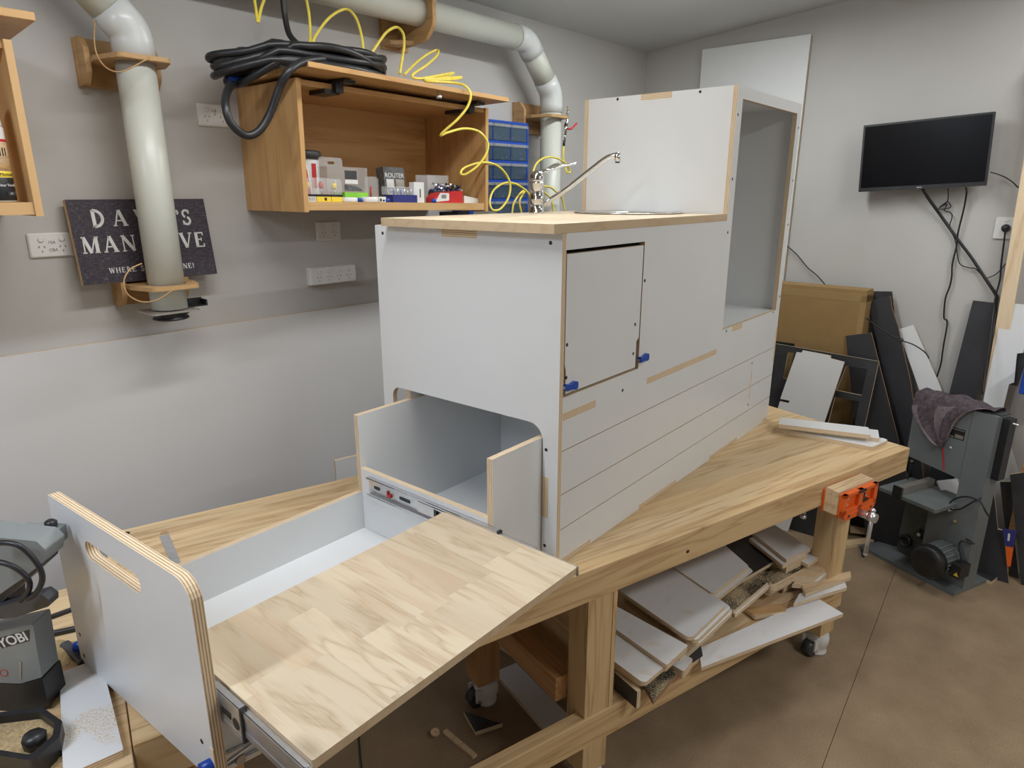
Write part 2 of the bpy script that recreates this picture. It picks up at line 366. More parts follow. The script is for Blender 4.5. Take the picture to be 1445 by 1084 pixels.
def textmesh(name, body, size, fr, mat, parent=None, depth=0.0006, align='CENTER', bold=0.0, space=1.0):
    c = bpy.data.curves.new(name, 'FONT'); c.body = body; c.size = size; c.extrude = depth; c.align_x = align; c.align_y = 'CENTER'; c.offset = bold; c.space_character = space
    tmp = bpy.data.objects.new(name + '_tmp', c); COL.objects.link(tmp); dg = bpy.context.evaluated_depsgraph_get()
    me = bpy.data.meshes.new_from_object(tmp.evaluated_get(dg)); bpy.data.objects.remove(tmp); bpy.data.curves.remove(c)
    me.materials.clear(); me.materials.append(M[mat]); o = bpy.data.objects.new(name, me); COL.objects.link(o)
    if parent is not None: o.parent = parent; o.matrix_parent_inverse = world(parent).inverted()
    o.matrix_basis = fr; return o
def zero_quad(px, z): return [at_z(a, b, z) for a, b in px]

# ================================================================== THE ROOM
def seam_y(x): return -.61 + (x - 1.693) * .047
fm = MB()
fm.prism([(-3.7, -3.3), (3.3, -3.3), (3.3, seam_y(3.3) - .001), (-3.7, seam_y(-3.7) - .001)], -.02, 0)
fm.prism([(-3.7, seam_y(-3.7) + .001), (3.3, seam_y(3.3) + .001), (3.3, 1.8), (-3.7, 1.8)], -.02, 0)
fm.box(-3.7, -3.3, -.06, 3.3, 1.8, -.0201)
struct('floor', fm, 'floor')
def ceil_z(y): return HB + 1.98 + 0.09 * (1.45 - y)
struct('ceiling', MB().hexa([(-3.7, -3.3, ceil_z(-3.3)), (3.3, -3.3, ceil_z(-3.3)), (3.3, 1.8, ceil_z(1.8)), (-3.7, 1.8, ceil_z(1.8)),
      (-3.7, -3.3, ceil_z(-3.3) + .1), (3.3, -3.3, ceil_z(-3.3) + .1), (3.3, 1.8, ceil_z(1.8) + .1), (-3.7, 1.8, ceil_z(1.8) + .1)]), 'ceil')
WF = wallframe(CORNER); BF = backframe(CORNER)
struct('wall_left', MB(WF).box(-6.8, 0, -.1, .1, 3.4, 0), 'paint')
struct('wall_back', MB(BF).box(-.1, 0, -.1, 4.8, 3.6, 0), 'paint')
struct('wall_right', MB().box(-3.7, -3.3, 0, 3.3, -3.2, 3.6), 'paint')
struct('wall_front', MB().box(-3.7, -3.3, 0, -3.6, 1.8, 3.6), 'paint')
o = MB(WF).prism([(-6.6, 0), (-.35, 0), (-.35, HB + .573), (-6.6, HB + .573)], 0.001, .017, 0, 1).build('trim_1', ['paint2' if 'paint2' in M else 'white', 'ply'])
o['kind'] = 'structure'

# ================================================================== WORKBENCH
def bframe(u, v, z): return frame(bench(u, v, z), UB, VB)
bt = thing('workbench', 'long pine workbench on castors holding the white cabinet, knotty plank top', 'workbench', bench(-.6, .5, 0))
def timber(name, u0, v0, z0, u1, v1, z1, mat, parent, along='u'):
    """solid stick in bench coordinates, grain along its length"""
    if along == 'u': fr = frame(bench(u0, v0, z0), UB, VB); d = (u1 - u0, v1 - v0, z1 - z0)
    elif along == 'v': fr = frame(bench(u1, v0, z0), VB, -UB); d = (v1 - v0, u1 - u0, z1 - z0)
    else: fr = frame(bench(u0, v0, z0), Z3, UB); d = (z1 - z0, u1 - u0, v1 - v0)
    m = MB(fr); m.rbox(0, 0, 0, d[0], d[1], d[2], .003) if along != 'z' else m.box(0, 0, 0, *d)
    return m.build(name, mat, parent)
m = MB(bframe(-2.1, .046, HB)); m.rbox(0, 0, -.045, 2.995, .99, 0, .003)
m.build('bench_top', 'pine', bt)
timber('front_beam', -2.1, 0, HB - .108, .895, .0455, HB, 'pine1', bt)
timber('rear_beam', -2.1, .97, HB - .13, .895, 1.036, HB - .046, 'pine1', bt)
timber('end_beam', .82, .047, HB - .13, .893, .965, HB - .046, 'pine1', bt, 'v')
timber('end_beam', -2.1, .047, HB - .13, -2.03, .965, HB - .046, 'pine1', bt, 'v')
LEGS = [(-2.0, 0.004), (-.907, .004), (.402, .004), (-2.0, .545), (-.985, .545), (.402, .86)]
for (u, v) in LEGS:
    lg = timber('leg', u, v + (.0 if v > .1 else 0.0), .115, u + .098, v + .09, HB - .109 if v < .1 else HB - .046, 'pineo' if u < -.8 and v > .1 or u < -1.5 else 'pine1', bt, 'z')
    c = MB(frame(bench(u + .049, v + .045, 0), UB, VB))
    c.box(-.04, -.04, .108, .04, .04, .1148, 1)
    c.lathe([(.020, .108), (.036, .104), (.046, .09), (.049, .07), (.048, .045), (.040, .03), (.040, .014), (.044, .010), (.044, .001), (.036, .0002)], (.012, 0, 0), (0, 0, 1), 0, 28)
    c.cyl((-.038, -.022, .034), (-.038, .022, .034), .0335, 2, 24)
    c.box(-.05, -.032, .03, -.005, -.024, .085, 0).box(-.05, .024, .03, -.005, .032, .085, 0)
    c.cyl((-.038, -.034, .034), (-.038, .034, .034), .008, 1, 10)
    c.build('castor', ['wplast', 'steel', 'dplast'], bt)
timber('lower_rail', -2.0, -.002, .235, .52, .044, .345, 'pine1', bt)
timber('lower_rail', -2.0, .637, .235, .52, .68, .33, 'pine1', bt)
MB(bframe(-.80, .046, .345)).box(0, 0, -.016, 1.26, .9, 0).build('lower_shelf', 'plyface', bt)
timber('cross_rail', -.95, .10, .36, -.885, .54, .45, 'pineo', bt, 'v')
MB(frame(bench(-.812, .1, .34), VB, Z3)).box(0, 0, 0, .85, .43, .014).build('divider_panel', 'pine1', bt)
timber('leg_facing', -.808, .002, .33, -.792, .1, HB - .109, 'pine1', bt, 'z')
# dog holes / knots hole in front beam
MB(frame(bench(-.49, -.0006, HB - .07), UB, Z3)).prism([(p[0] * 1.0, p[1] * .75) for p in circle(0, 0, .0075)], -.0005, .0008).build('bolt_hole', 'bplast', bt)

# ================================================================== KITCHEN CABINET ON THE BENCH
H1, H2, CL, XT, CW = 0.972, 1.4418, 1.766, 1.056, 0.75
PT = 0.018
cab = thing('camper_kitchen_cabinet', 'long white ply camper kitchen cabinet with drawer pulled out, on the workbench', 'cabinet', (.88, .33, HB))
EF = frame((0, 0, HB), (0, -1, 0), Z3)
eo = rpoly([(0, 0), (0, H1), (-CW, H1), (-CW, 0), (-.702, 0), (-.702, .434), (-.054, .438), (-.054, 0)], [0, .004, .004, 0, 0, .034, .05, 0])
ep = board('end_panel', eo, PT, EF, parent=cab)
def tab(x0, y0, z0, x1, y1, z1, up='z', parent=cab, name='tenon'):
    """visible end of a tenon; plies stacked along the axis `up`"""
    if up == 'z': fr = Matrix.Translation((x0, y0, z0)); d = (x1 - x0, y1 - y0, z1 - z0)
    elif up == 'y': fr = frame((x0, y1, z0), (1, 0, 0), (0, 0, 1)); d = (x1 - x0, z1 - z0, y1 - y0)
    else: fr = frame((x0, y0, z0), (0, 1, 0), (0, 0, 1)); d = (y1 - y0, z1 - z0, x1 - x0)
    return MB(fr).box(0, 0, 0, *d).build(name, 'ply', parent)
tab(-.0008, .30, HB + .947, .012, .441, HB + .9705)
tab(-.0008, .031, HB + .153, .012, .0535, HB + .281, 'y')
def screws(pts, fr, parent, r=.0055, name='screw'):
    for a, b in pts:
        m = MB(fr @ T(a, b, 0)); m.lathe([(r, -.002), (r, .0002), (r * .6, .0006), (r * .2, .0003)], (0, 0, 0), (0, 0, 1), 0, 12); m.build(name, 'screw', parent)
screws([(-.713, .947), (-.038, .947), (-.042, .366), (-.042, .06)], EF, ep)
SF = frame((0, 0, HB), (1, 0, 0), Z3)
G = [.365, .2296, .1164]
sm = MB(SF); fo = .004; gp = .0016
door_hole = [(.0185, .525), (.437, .525), (.437, .929), (.0185, .929)]
niche = [(1.107, .548), (1.718, .548), (1.718, 1.40), (1.107, 1.40)]
sm.prism([(.0182, G[0] + gp), (CL, G[0] + gp), (CL, H2), (XT, H2), (XT, H1), (.0182, H1)], -fo, 0, 0, 1, [door_hole, niche])
sm.prism([(.0182, G[1] + gp), (CL, G[1] + gp), (CL, G[0] - gp), (.0182, G[0] - gp)], -fo, 0, 0, 1)
sm.prism([(.0182, G[2] + gp), (CL, G[2] + gp), (CL, G[1] - gp), (.0182, G[1] - gp)], -fo, 0, 0, 1)
sm.prism([(.0182, 0.001), (CL, 0.001), (CL, G[2] - gp), (.0182, G[2] - gp)], -fo, 0, 0, 1)
sm.prism([(.0182, 0.001), (CL, 0.001), (CL, H2), (XT, H2), (XT, H1), (.0182, H1)], -PT, -fo - .0001, 1, 1, [door_hole, niche], mb=0)
sp = sm.build('side_panel', ['white', 'ply'], cab)
for (a, b, c, d) in [(.0195, .457, .187, .479), (.502, .458, 1.065, .479), (1.21, .526, 1.31, .5475), (.0195, .001, .186, .0175), (.498, .001, .78, .0175), (1.086, .001, 1.382, .0175), (1.71, .001, 1.75, .0175)]:
    tab(a, -.0008, HB + b, c, .01, HB + d)
tab(1.479, -.0008, HB + .175, 1.487, .01, HB + .31, 'x'); tab(1.752, -.0008, HB + .295, 1.7665, .01, HB + .46, 'x')
screws([(.449, .808), (.344, .473), (1.147, .538), (1.685, .542), (1.477, .34), (1.479, .146), (1.0735, 1.344), (1.0735, 1.122), (1.0735, .929), (1.755, 1.345), (1.756, 1.125), (1.756, .934), (1.752, .608)], SF, sp)
DF = frame((0, -.0006, HB), (1, 0, 0), Z3)
dr = board('door', [(.028, .534), (.415, .534), (.415, .62), (.429, .63), (.429, .918), (.022, .918), (.022, .62), (.028, .6)], .016, DF, parent=cab)
screws([(.401, .676), (.399, .582), (.031, .674), (.031, .581)], DF, dr)
for px, pz, tilt in ((.047, .553, -.05), (.458, .556, .05)):
    c = MB(frame((px, -.001, HB + pz), (1, 0, tilt), Z3) @ Matrix.Scale(.86, 4))
    c.prism(rpoly([(-.03, -.011), (-.005, -.008), (.022, -.014), (.034, -.01), (.034, .012), (.02, .015), (-.005, .009), (-.03, .011)], .006, 4), -.004, .012)
    c.box(-.034, -.004, -.004, -.02, .004, .006, 1)
    c.build('clip', ['blue', 'steel'], cab, 'blue plastic clip holding the door')
def bx(name, a, b, mf='white', parent=cab, axis='z'):
    """ply box a..b, plies stacked along axis"""
    a = Vector(a); b = Vector(b); d = b - a
    if axis == 'z': return MB(Matrix.Translation(b - Vector((d.x, d.y, 0)))).prism(rrect(0, 0, d.x, d.y), -d.z, 0, 0, 1).build(name, [mf, 'ply'], parent)
    if axis == 'y': return MB(frame((a.x, a.y, a.z), (1, 0, 0), Z3)).prism(rrect(0, 0, d.x, d.z), -d.y, 0, 0, 1).build(name, [mf, 'ply'], parent)
    return MB(frame((a.x, b.y, a.z), (0, -1, 0), Z3)).prism(rrect(0, 0, d.y, d.z), -d.x, 0, 0, 1).build(name, [mf, 'ply'], parent)
bx('back_panel', (PT, .632, HB + .001), (CL, .65, HB + H1), axis='y')
bx('back_panel', (XT, .632, HB + H1 + .0005), (CL, .65, HB + H2), axis='y')
bx('tall_front_panel', (XT, PT, HB + H1 + .0005), (XT + PT, .6315, HB + H2), axis='x')
bx('top_panel', (XT + PT, PT, HB + H2 - PT), (CL - PT, .6315, HB + H2))
bx('far_end_panel', (CL - PT, PT, HB + .001), (CL, .6315, HB + H2), axis='x')
bx('top_deck', (PT, PT, HB + H1 - PT), (XT - .001, .6315, HB + H1 - .0005))
bx('niche_floor', (1.09, PT, HB + .53), (CL - PT, .6315, HB + .5475))
bx('niche_side', (1.09, PT, HB + .548), (1.1065, .6315, HB + H1), axis='x')
bx('mid_divider', (.60, PT, HB + .019), (.618, .6315, HB + H1 - .019), axis='x')
bx('bottom_panel', (.62, PT, HB + .001), (CL - PT, .6315, HB + .0185))
bx('shelf', (PT, PT, HB + .455), (.6, .6315, HB + .473))
tab(XT - .0008, .257, HB + 1.42, XT + .01, .389, HB + H2 + .0002)
TF = frame((XT, 0, HB), (0, -1, 0), Z3)
screws([(-.495, 1.433), (-.144, 1.431)], TF, cab)

# ---- drawer (tray, inner box, front) and pull-out table
YL, YR, XB = .619, .075, -.217
dw = MB(Matrix.Translation((0, 0, HB))).prism(rrect(-1.02, YR, .49, YL), .004, .012, 0, 1).build('drawer', ['white', 'ply'], cab)
prof = [(-1.02, .0035), (.492, .0035), (.492, .40), (XB, .40), (XB, .142), (-1.02, .142)]
board('drawer_side', prof, PT, frame((0, YL, HB), (1, 0, 0), Z3), parent=dw)
board('drawer_side', prof, PT, frame((0, .057, HB), (1, 0, 0), Z3), parent=dw)
bx('drawer_back', (.474, YR, HB + .013), (.492, YL, HB + .40), parent=dw, axis='x')
bx('inner_front', (XB, YR + .0005, HB + .013), (XB + PT, YL - .0005, HB + .223), parent=dw, axis='x')
P0 = Vector((-1.053, .628, HB + .002)); fd = Vector((sin(radians(3.05)), -cos(radians(3.05)), 0)); FF = frame(P0, fd, Z3)
fp = board('drawer_front', rrect(0, 0, .592, .432, [0, 0, .045, .006]), .022, FF, parent=dw, holes=[rrect(.162, .334, .402, .376, .0205)])
tab2 = MB(FF @ T(.580, 0, 0)).box(0, 0, -.012, .0125, .085, .0008).build('tenon', 'ply', dw)
screws([(.024, .082), (.024, .024), (.553, .082), (.553, .03)], FF, dw)

def slide(name, x, sgn, y0, y1, y2, parent):
    """telescopic ball-bearing runner along y: outer y0..y1, middle and inner out to y2; opens toward sgn*x"""
    m = MB(frame((x, 0, HB), (0, -1, 0), Z3) if sgn < 0 else frame((x, 0, HB), (0, 1, 0), Z3))
    k = -1 if sgn < 0 else 1
    def seg(a, b, z0, z1, d0, d1, mi):
        a, b = sorted((a * k, b * k))
        m.box(a, z0, d0, b, z1, d0 + .001, mi); m.box(a, z0, d0, b, z0 + .0018, d1, mi); m.box(a, z1 - .0018, d0, b, z1, d1, mi)
        m.box(a, z0, d1 - .0012, b, z0 + .006, d1, mi); m.box(a, z1 - .006, d1 - .0012, b, z1, d1, mi)
    seg(y0, y1, .148, .207, .0004, .013, 0)
    seg(y0 - .3, (y1 + y2) / 2, .155, .200, .003, .0135, 0)
    return m, k
sm, k = slide('runner', XB, -1, .578, .03, -.222, cab)
for yy, w2 in ((.54, .03), (.41, .05), (.20, .04)): sm.prism(rrect(-yy - w2 / 2, .171, -yy + w2 / 2, .182, .005), .0019, .0022, 1)
sm.box(-.49, .163, .002, -.483, .183, .006, 2); sm.sphere((-.475, .170, .004), .007, 2); sm.box(-.35, .160, .002, -.28, .192, .006, 3)
sm.box(-.27, .158, .002, -.262, .195, .0135, 1); sm.box(-.03, .147, .0004, -.022, .208, .014, 1)
sm.build('runner', ['steel', 'bplast', 'red', 'wplast'], dw)
XL = -.998
tb = MB(frame((XB - .0137, -.228, HB + .2), (0, 1, 0), (-1, 0, 0)))
tb.prism(rrect(0, 0, .457, .748, .004), -.019, 0, 0, 1)
tl = tb.build('table_leaf', ['hevea', 'heveaedge'], cab)
MB(frame((XB - .0125, .215, HB), (0, -1, 0), Z3)).box(0, .176, 0, .447, .2025, .001).build('leaf_runner', 'steel', tl)
lm = MB(Matrix.Translation((0, 0, HB)))
xl = XB - .0137 - .748
for (a, b, z0, z1, x0, x1) in ((.07, -.03, .128, .196, -.016, -.003), (.03, -.220, .138, .190, -.012, -.0005), (.2, -.228, .146, .188, -.006, 0)):
    lm.box(xl + x0, b, z0, xl + x0 + .0016, a, z1); lm.box(xl + x0, b, z0, xl + x1, a, z0 + .002); lm.box(xl + x0, b, z1 - .002, xl + x1, a, z1)
    lm.box(xl + x0 - .001, b, z1 - .012, xl + x0 + .001, a, z1); lm.box(xl + x0 - .001, b, z0, xl + x0 + .001, a, z0 + .012)
lm.box(xl - .017, -.036, .126, xl - .004, -.03, .198, 1); lm.box(xl - .0135, .005, .155, xl - .0145 - .0028, .035, .168, 1); lm.cyl((xl - .0165, -.012, .155), (xl - .013, -.012, .155), .012, 1, 14)
lm.build('leaf_runner', ['steel', 'bplast'], tl)

# ---- worktop, sink, tap
wt = MB(frame((-.038, -.001, HB + H1 + .0005), (1, 0, 0), (0, 1, 0))); hole = circle(.935 + .038 - .04, .331, .19, 40)
wt.prism(rrect(0, 0, XT + .037, .681, [.004, .004, .004, .012]), 0, .0245, 0, 1, [hole])
tag(wt.build('worktop', ['hevea', 'heveaedge']), 'pale butcher-block worktop on the white cabinet around the round sink', 'worktop')
SC_ = Vector((.895, .33, HB + H1 + .025))
sk = MB(Matrix.Translation(SC_))
sk.lathe([(.186, -.12), (.186, -.004), (.19, .0003), (.205, .0015), (.209, .004), (.204, .006), (.196, .0045), (.186, .0), (.182, -.012), (.175, -.10), (.15, -.118), (.03, -.121), (.0, -.121)], seg=48, caps=False)
s_o = sk.build('sink', 'stain'); tag(s_o, 'round stainless steel sink let into the pale worktop', 'sink')
MB(Matrix.Translation(SC_)).lathe([(.03, -.1205), (.03, -.117), (.02, -.116), (.0, -.1165)], seg=20).build('drain', 'chrome', s_o)
tx = Vector((.655, .588, HB + H1 + .025))
tp = thing('mixer_tap', 'chrome mixer tap with long slanted spout behind the round sink', 'tap', tx)
TFm = Matrix.Translation(tx)
MB(TFm).lathe([(.031, 0), (.031, .006), (.0265, .009), (.0265, .05), (.0275, .051), (.0275, .054), (.0265, .055), (.0265, .108), (.028, .109), (.028, .114)], seg=28).build('body', 'chrome', tp)
MB(TFm).lathe([(.027, .1145), (.028, .122), (.027, .138), (.02, .152), (.006, .157)], seg=28).tube(spline([(0, 0, .145), (.03, -.02, .155), (.08, -.05, .172), (.135, -.085, .183)], 6), [.009] * 7 + [.006] * 6 + [.0045] * 6, 0, 10).build('lever', 'chrome', tp)
se = at_y(874, 219, .30)
q0 = tx + Vector((.02, -.01, .03)); q1 = se - Vector((0, 0, 0))
d = (q1 - q0); 
sp_pts = [q0 - tx, q0 + d * .3 + Vector((0, 0, .0)) - tx, q0 + d * .62 + Vector((0, 0, .012)) - tx, q0 + d * .85 + Vector((0, 0, .018)) - tx, q1 + Vector((0, 0, .002)) - tx]
MB(TFm).tube(spline(sp_pts, 8), .0098, 0, 14).build('spout', 'chrome', tp)
e = q1 - tx
MB(TFm).cyl(e + Vector((-.008, .004, .008)), e + Vector((-.006, .003, -.022)), .0105, 0, 18).cyl(e + Vector((-.006, .003, -.022)), e + Vector((-.006, .003, -.027)), .008, 1, 18).build('aerator', ['chrome', 'dplast'], tp)

# ================================================================== LEFT WALL
def U(px, py, off):
    P = wl(px, py, off); return (P - CORNER).dot(UW), P.z
def WFm(u, z, off=0.0): return WF @ Matrix.Translation((u, z, off))
def outlet(name, label, u, z, n, w_, h_, deep=.010, marks=()):
    """wall power outlet: plate, rocker switches, slots (Australian pattern)"""
    F = WFm(u, z); t = thing(name, label, 'power outlet', F.translation, 'power outlets on the left wall')
    m = MB(F); x0, y0 = -w_ / 2, -h_ / 2
    lay = [(0, 0), (0, deep * .6), (.004, deep)]; rings = []
    for ins, zz in lay: rings.append([m.bm.verts.new((p[0], p[1], zz)) for p in rrect(x0 + ins, y0 + ins, -x0 - ins, -y0 - ins, .005, 3)])
    k = len(rings[0])
    for a, b in zip(rings, rings[1:]):
        for i in range(k): m._f([a[i], a[(i + 1) % k], b[(i + 1) % k], b[i]], 0)
    m._f(rings[-1], 0); m.build('plate', 'wplast', t)
    for i in range(n):
        cx = (i - (n - 1) / 2) * (w_ * .46 if n == 2 else w_ / n * .86)
        MB(F @ T(cx, h_ * .24, deep)).lathe([(.0085, 0), (.0085, .003), (.006, .004)], (0, 0, 0), (0, 0, 1), 0, 16).build('switch', 'wplast', t)
        s = MB(F @ T(cx, -h_ * .13, deep))
        for sx in (-1, 1): s.box(-.0011, -.004, -.001, .0011, .004, .0003, 0, Matrix.Translation((sx * .0075, .005, 0)) @ Matrix.Rotation(sx * .55, 4, 'Z'))
        s.box(-.0011, -.0125, -.001, .0011, -.0055, .0003); s.build('slots', 'dplast', t)
    for body, x, y, sz in marks: textmesh('marking', body, sz, F @ T(x, y, deep + .0002), 'bplast', t, .0002)
    return t
u, z = U(71, 346, .01); outlet('power_outlet', 'double power outlet marked 15A beside the dark sign', u + .005, z, 2, .128, .077, marks=[('15A', 0, .008, .013), ('CBA', .002, -.016, .013)])
u, z = U(303, 163, .01); outlet('power_outlet', 'double power outlet half behind the hanging black hose loop', u, z, 2, .125, .078, marks=[('CB', 0, .015, .013), ('9', .001, .003, .012)])
u, z = U(464.5, 326, .01); outlet('power_outlet', 'double power outlet just under the open wall cabinet', u, z, 2, .122, .081)
u, z = U(472, 388, .035); outlet('power_outlet', 'four-gang surface power outlet, the lowest one on the left wall', u, z, 4, .235, .078, .034)

# sign leaning against the wall on the lower pipe bracket
TL, TR = wl(103, 280, .045), wl(296, 279.5, .045); BL, BR = wl(117, 401, .085), wl(307.5, 388, .085)
sg_h = (TL - BL).length; sfr = frame((BL + BR) / 2, UW, TL - BL); sw2 = (TR - TL).length / 2
sg = MB(sfr).prism([(-sw2, 0), (sw2, 0), (sw2, sg_h), (-sw2, sg_h)], -.022, 0, 0, 1).build('wall_sign', ['sign', 'pine1'])
tag(sg, 'dark printed plywood sign with white serif letters behind the white pipe', 'sign')
GL = {  # serif capitals from strokes: (x0,y0,x1,y1,width) in a unit-high box; third value is the advance
 'D': ([(.1, 0, .1, 1, .15), ('arc', .1, .5, .5, .5, -90, 90, .13), (-.02, .02, .2, .02, .045), (-.02, .98, .2, .98, .045)], .74),
 'A': ([(.08, 0, .38, 1, .055), (.40, 1, .72, 0, .15), (.18, .33, .6, .33, .05), (-.03, .02, .2, .02, .045), (.55, .02, .86, .02, .045)], .88),
 'V': ([(.1, 1, .42, 0, .15), (.44, 0, .74, 1, .055), (-.03, .98, .27, .98, .045), (.6, .98, .86, .98, .045)], .84),
 'E': ([(.1, 0, .1, 1, .15), (.0, .03, .58, .03, .06), (.0, .97, .56, .97, .06), (.1, .52, .42, .52, .05), (.57, .0, .57, .24, .05), (.55, .78, .55, 1, .05), (.42, .40, .42, .64, .04)], .70),
 "'": ([('arc', .1, .84, .07, .09, -100, 180, .1)], .26),
 'S': ([('arc', .28, .745, .2, .225, 20, 250, .10), ('arc', .28, .27, .22, .24, 70, -170, .11), (.47, .72, .47, 1, .045), (.05, 0, .05, .3, .045)], .60),
 'M': ([(.1, 0, .12, 1, .05), (.14, 1, .48, .0, .15), (.48, 0, .80, 1, .05), (.84, 0, .84, 1, .15), (-.02, .02, .22, .02, .045), (.68, .02, .99, .02, .045), (0, .98, .16, .98, .045), (.8, .98, .99, .98, .045)], 1.02),
 'N': ([(.1, 0, .1, 1, .05), (.1, 1, .72, 0, .15), (.72, 0, .72, 1, .05), (-.02, .02, .22, .02, .045), (0, .98, .14, .98, .045), (.6, .98, .84, .98, .045)], .88),
 'C': ([('arc', .40, .5, .36, .5, 45, 315, .12), (.66, .68, .66, 1, .045)], .74),
 'W': ([(.08, 1, .3, 0, .13), (.31, 0, .5, .9, .05), (.48, 1, .7, 0, .13), (.71, 0, .9, 1, .05), (-.05, .98, .22, .98, .045), (.78, .98, 1.0, .98, .045)], 1.0),
 'H': ([(.1, 0, .1, 1, .14), (.64, 0, .64, 1, .14), (.1, .5, .64, .5, .05), (-.02, .02, .22, .02, .045), (-.02, .98, .22, .98, .045), (.52, .02, .76, .02, .045), (.52, .98, .76, .98, .045)], .80),
 'R': ([(.1, 0, .1, 1, .14), ('arc', .12, .74, .32, .24, -90, 90, .11), (.3, .5, .66, .0, .13), (-.02, .02, .22, .02, .045), (-.02, .98, .12, .98, .045)], .74),
 'O': ([('arc', .4, .5, .35, .47, 0, 360, .12)], .82), '!': ([(.1, .3, .1, 1, .12), (.1, 0, .1, .14, .13)], .3), ' ': ([], .4)}
def serif(m, txt, x, y, h, gap=.12, mi=0):
    real = m is None
    for ch in txt:
        st, adv = GL[ch]
        if real: m = MB(sfr @ T(0, 0, .0002))
        for q in st:
            if q[0] == 'arc':
                _, cx, cy, rx, ry, a0, a1, wd = q; pts = [(cx + rx * cos(radians(a0 + (a1 - a0) * k / 14)), cy + ry * sin(radians(a0 + (a1 - a0) * k / 14))) for k in range(15)]
            else: pts = [(q[0], q[1]), (q[2], q[3])]; wd = q[4]
            for a, b in zip(pts, pts[1:]):
                a = Vector(a); b = Vector(b); d = (b - a); n = Vector((-d.y, d.x)).normalized() * (wd * 1.28 + .012) / 2; e = d.normalized() * (.012 if q[0] == 'arc' else 0)
                m.prism([(x + h * p.x, y + h * p.y) for p in (a - e + n, a - e - n, b + e - n, b + e + n)], 0.0002, 0.0008, mi)
        if real and st: m.build('letter', 'paper', sg)
        elif real: m.bm.free()
        x += h * (adv + gap)
    return x
def sxy(px, py):
    P = on_plane(px, py, sfr.translation, sfr.to_3x3() @ Vector((0, 0, 1))); q = sfr.inverted() @ P; return q.x, q.y
x0, y0 = sxy(132, 320); x1, y1 = sxy(131, 297); hh = y1 - y0
xe, _ = sxy(243, 318)
n1 = serif(MB(), "DAVE", 0, 0, 1, .17); serif(None, "DAVE", x0, y0, hh, .17 + (xe - x0 - n1 * hh) / hh / 3.4)
x0, y0 = sxy(250, 317.5); serif(None, "'S", x0, y0, hh, .16)
x0, y0 = sxy(118, 358); x1, y1 = sxy(116, 335); hh = y1 - y0; xe, _ = sxy(295, 351)
n1 = serif(MB(), "MAN CAVE", 0, 0, 1, .14); serif(None, "MAN CAVE", x0, y0, hh, .14 + (xe - x0 - n1 * hh) / hh / 7.2)
x0, y0 = sxy(155, 386); hh *= .34; serif(None, "WHERE S", x0, y0, hh, .22); x0, y0 = sxy(259, 379); serif(None, "NE!", x0, y0, hh, .2)

# ---- dust extraction pipes
PR = .0575
def pipe_bracket(label, u, z, off, hgt=.115, wid=.235, group=None, dip=0.0, boardx=0.0):
    F = WFm(u, z); t = thing('pipe_bracket', label, 'bracket', F.translation, 'wooden pipe brackets')
    MB(F).box(-wid / 2, -hgt * .62, 0, wid / 2, hgt * .62, .02).build('back_board', 'bracket', t)
    for sx in (-1, 1):
        D = frame(F @ Vector((sx * (wid / 2 - .012) - .008, 0, .02)), -NW if False else NW, Z3)
        MB(D).prism(rpoly([(0, -hgt * .62), (.03, -hgt * .62), (.062, -hgt * .3), (.062, hgt * .3), (.03, hgt * .62), (0, hgt * .62)], .02, 4), -.016, 0, 0, 0).build('cheek', 'bracket', t)
    C2 = F @ Matrix(((1, 0, 0, 0), (0, 0, 1, 0), (0, -1, 0, 0), (0, 0, 0, 1)))   # local x along wall, y = -(into room), z up
    r0 = rpoly([(-wid / 2 + .03, -.0205), (wid / 2 - .03, -.0205), (wid / 2 - .01, -off * .8), (.075, -off - .085), (-.075, -off - .085), (-wid / 2 + .01, -off * .8)], [.003, .003, .03, .02, .02, .03], 4)
    MB(C2).prism(r0, -.007, .007, 0, 0, [circle(0, -off, PR + .0035, 32)]).build('ring_plate', 'bracket', t)
    return t
def collar(m, a, b, r, mi):
    a = Vector(a); b = Vector(b); m.tube([a, a + (b - a) * .02, a + (b - a) * .98, b], [r * .985, r, r, r * .985], mi, 32)
OF1, OF2 = .17, .16
u1, zb = U(230, 436, OF1); u1b, zt = U(205, 88, OF1); u1 = (u1 + u1b) / 2 - .004
p1 = thing('dust_pipe', 'thick white vertical dust pipe hanging in front of the dark sign', 'pipe', WFm(u1, zb, OF1).translation)
def wp(u, z, off): return WF @ Vector((u, z, off))
m = MB(); m.cyl(wp(u1, zb, OF1), wp(u1, zt, OF1), PR, 0, 40); m.build('pipe', 'pvc', p1)
dU, dZ = -sin(radians(43)), cos(radians(43))
el = [wp(u1, zt - .005, OF1), wp(u1, zt + .052, OF1)]
for k in range(1, 7):
    a = radians(43) * k / 6; el.append(wp(u1 - .075 * (1 - cos(a)), zt + .052 + .075 * sin(a), OF1))
ue, ze = u1 - .075 * (1 - cos(radians(43))), zt + .052 + .075 * sin(radians(43))
el.append(wp(ue + dU * .055, ze + dZ * .055, OF1))
MB().tube(el, PR + .0035, 0, 40).build('elbow', 'pvcg', p1)
MB().tube([wp(ue + dU * .05, ze + dZ * .05, OF1), wp(ue + dU * .36, ze + dZ * .36, OF1)], PR, 0, 40).build('pipe', 'pvc', p1)
ax = UW * -dU + Z3 * -dZ; pp = UW * dZ + Z3 * -dU; nn = (NW * cos(.62) - pp * sin(.62)).normalized()
textmesh('pipe_print', 'PIPE', .016, frame(wp(ue + dU * .115, ze + dZ * .115, OF1) + nn * (PR + .0004), ax, nn.cross(ax)), 'dplast', p1, .0002)
pipe_bracket('light wooden bracket near the ceiling holding the vertical dust pipe', u1, U(206, 88, OF1)[1], OF1)
